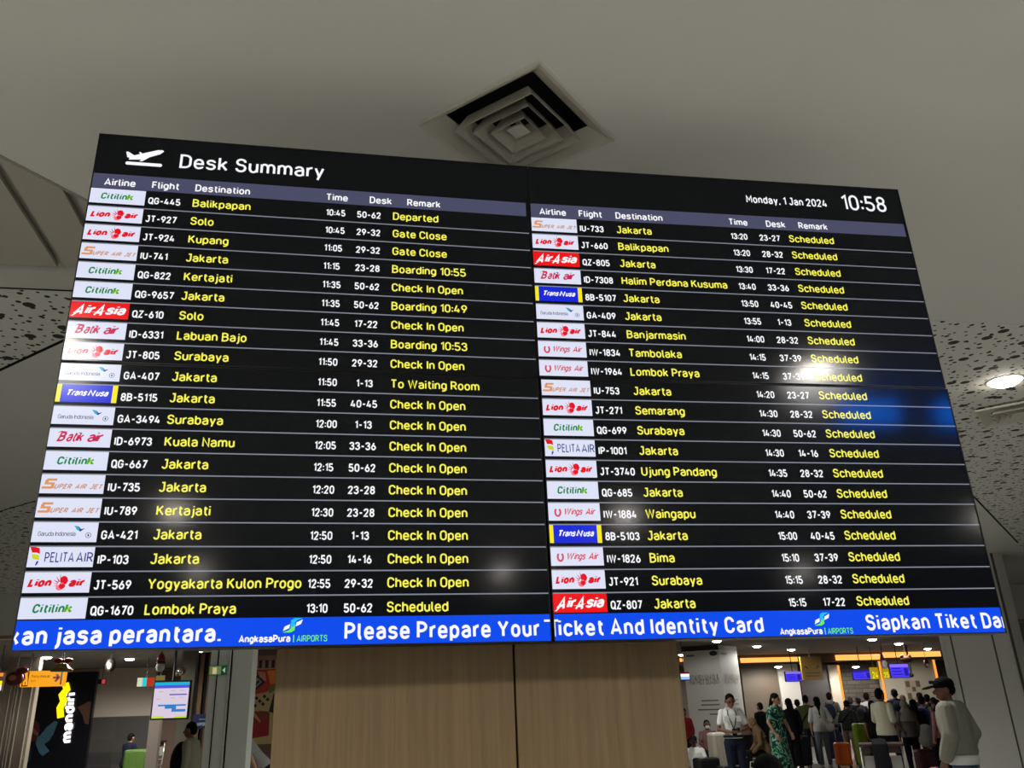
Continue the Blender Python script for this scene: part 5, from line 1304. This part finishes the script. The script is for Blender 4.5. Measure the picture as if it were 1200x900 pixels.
suitcase('black suitcase left of the stone-coloured jacket', at_foot(1091.5, 13.4), -.2, .46, .30, .66, (20, 20, 21), False)
suitcase('pale box-shaped case behind the man in the white uniform shirt', at_foot(840.5, 20.4), .1, .34, .30, .95, (176, 170, 152), False)
suitcase('low black case on the floor beside the pale box-shaped case', at_foot(852, 19.6), .1, .50, .30, .36, (16, 16, 17), False)
suitcase('black case to the right of the person sitting on the floor', at_foot(825, 19.9), .1, .5, .3, .5, (22, 22, 24), False)
r = thing('shopping_bag', 'white carrier bag under the bench by the woman in the mauve headscarf', 'bag', at_foot(879.5, 19.0), .2)
t = MB(); t.ball((0, 0, .17), (.21, .15, .20), mat('white_plastic', (176, 174, 172), .5, noise=.1, nscale=9), 14, 10); t.prism([(-.12, -.09), (.12, -.09), (.12, .09), (-.12, .09)], 0, .05, mat('white_plastic', (176, 174, 172), .5, noise=.1, nscale=9)); clay('sack', t, .018, mat('white_plastic', (176, 174, 172), .5, noise=.1, nscale=9), r, 2)
t = MB(); t.tube([(-.08, 0, .34), (-.06, 0, .46), (.06, 0, .46), (.08, 0, .34)], .01, mat('white_plastic', (176, 174, 172), .5), 6); t.build('carry_loop', r, True)
def trolley(label, c, rz, wf=1.0):
    r = thing('luggage_trolley', label, 'luggage trolley', c, rz)
    t = MB()
    for s_ in (-1, 1): t.tube([(s_ * .33, -.05, 1.02), (s_ * .34, -.02, .55), (s_ * .35, .05, .20), (s_ * .30, .80, .16)], .018, steel, 8)
    t.build('frame', r, True)
    t = MB(); t.tube([(-.36, -.07, 1.03), (.36, -.07, 1.03)], .026, mat('trolley_grip', (52, 22, 18), .5), 8); t.box((-.30, -.05, .93), (.30, -.02, 1.01), mat('trolley_grip', (52, 22, 18), .5)); t.build('handle', r, bevel=.006)
    t = MB(); t.box((-.30, -.05, .70), (.30, -.03, .90), mat('trolley_plate', (150, 147, 140), .4)); t.build('front_plate', r, bevel=.008)
    for k in range(3):
        t = MB(); t.tube([(-.33, -.02, .62 - k * .13), (.33, -.02, .62 - k * .13)], .012, steel, 8); t.build('cross_bar', r, True)
    t = MB(); t.box((-.33, .05, .17), (.33, .80, .20), steel); t.build('deck', r, bevel=.006)
    for x_, y_ in ((-.30, .05), (.30, .05), (-.24, .72), (.24, .72)):
        t = MB(); t.lathe([(.08, -.02), (.08, .02)], blk, n=14); t.build('wheel', r, loc=(x_, y_, .081), rot=(0, math.radians(90), 0))
    for o in r.children: o.scale.x = wf if o.name.split('.')[0] != 'wheel' else 1; o.location.x *= wf
    return r
p = at_d(1030.5, 868.5, 12.6)
tr1 = trolley('steel luggage trolley with a dark red handle in front of the queue', (p[0], p[1], 0), -.42, .72)
jk = thing('folded_jacket', 'black jacket hung over the handle of the steel luggage trolley', 'jacket', (p[0], p[1], 0), -.42)
t = MB(); loft(t, [((-.02, -.135, .50), V3(.10, 0, 0), V3(0, .02, 0)), ((-.02, -.135, .80), V3(.11, 0, 0), V3(0, .02, 0)), ((-.02, -.13, 1.05), V3(.10, 0, 0), V3(0, .018, .008)), ((-.02, -.07, 1.085), V3(.10, 0, 0), V3(0, .004, .018)), ((-.02, .0, 1.04), V3(.10, 0, 0), V3(0, .016, .01)), ((-.02, .01, .74), V3(.10, 0, 0), V3(0, .016, 0))], black); clay('cloth', t, .016, black, jk, 2)
p = at_d(183.5, 880, 24.6)
trolley('luggage trolley carrying the green suitcase by the beige wall', (p[0], p[1], 0), 1.35)
q = V3(p[0], p[1], 0) + rotz(1.35) @ V3(0, .46, .2)
suitcase('grass green suitcase lying on the luggage trolley by the beige wall', (q[0], q[1], .205), .12, .62, .42, .66, (66, 94, 28), False)
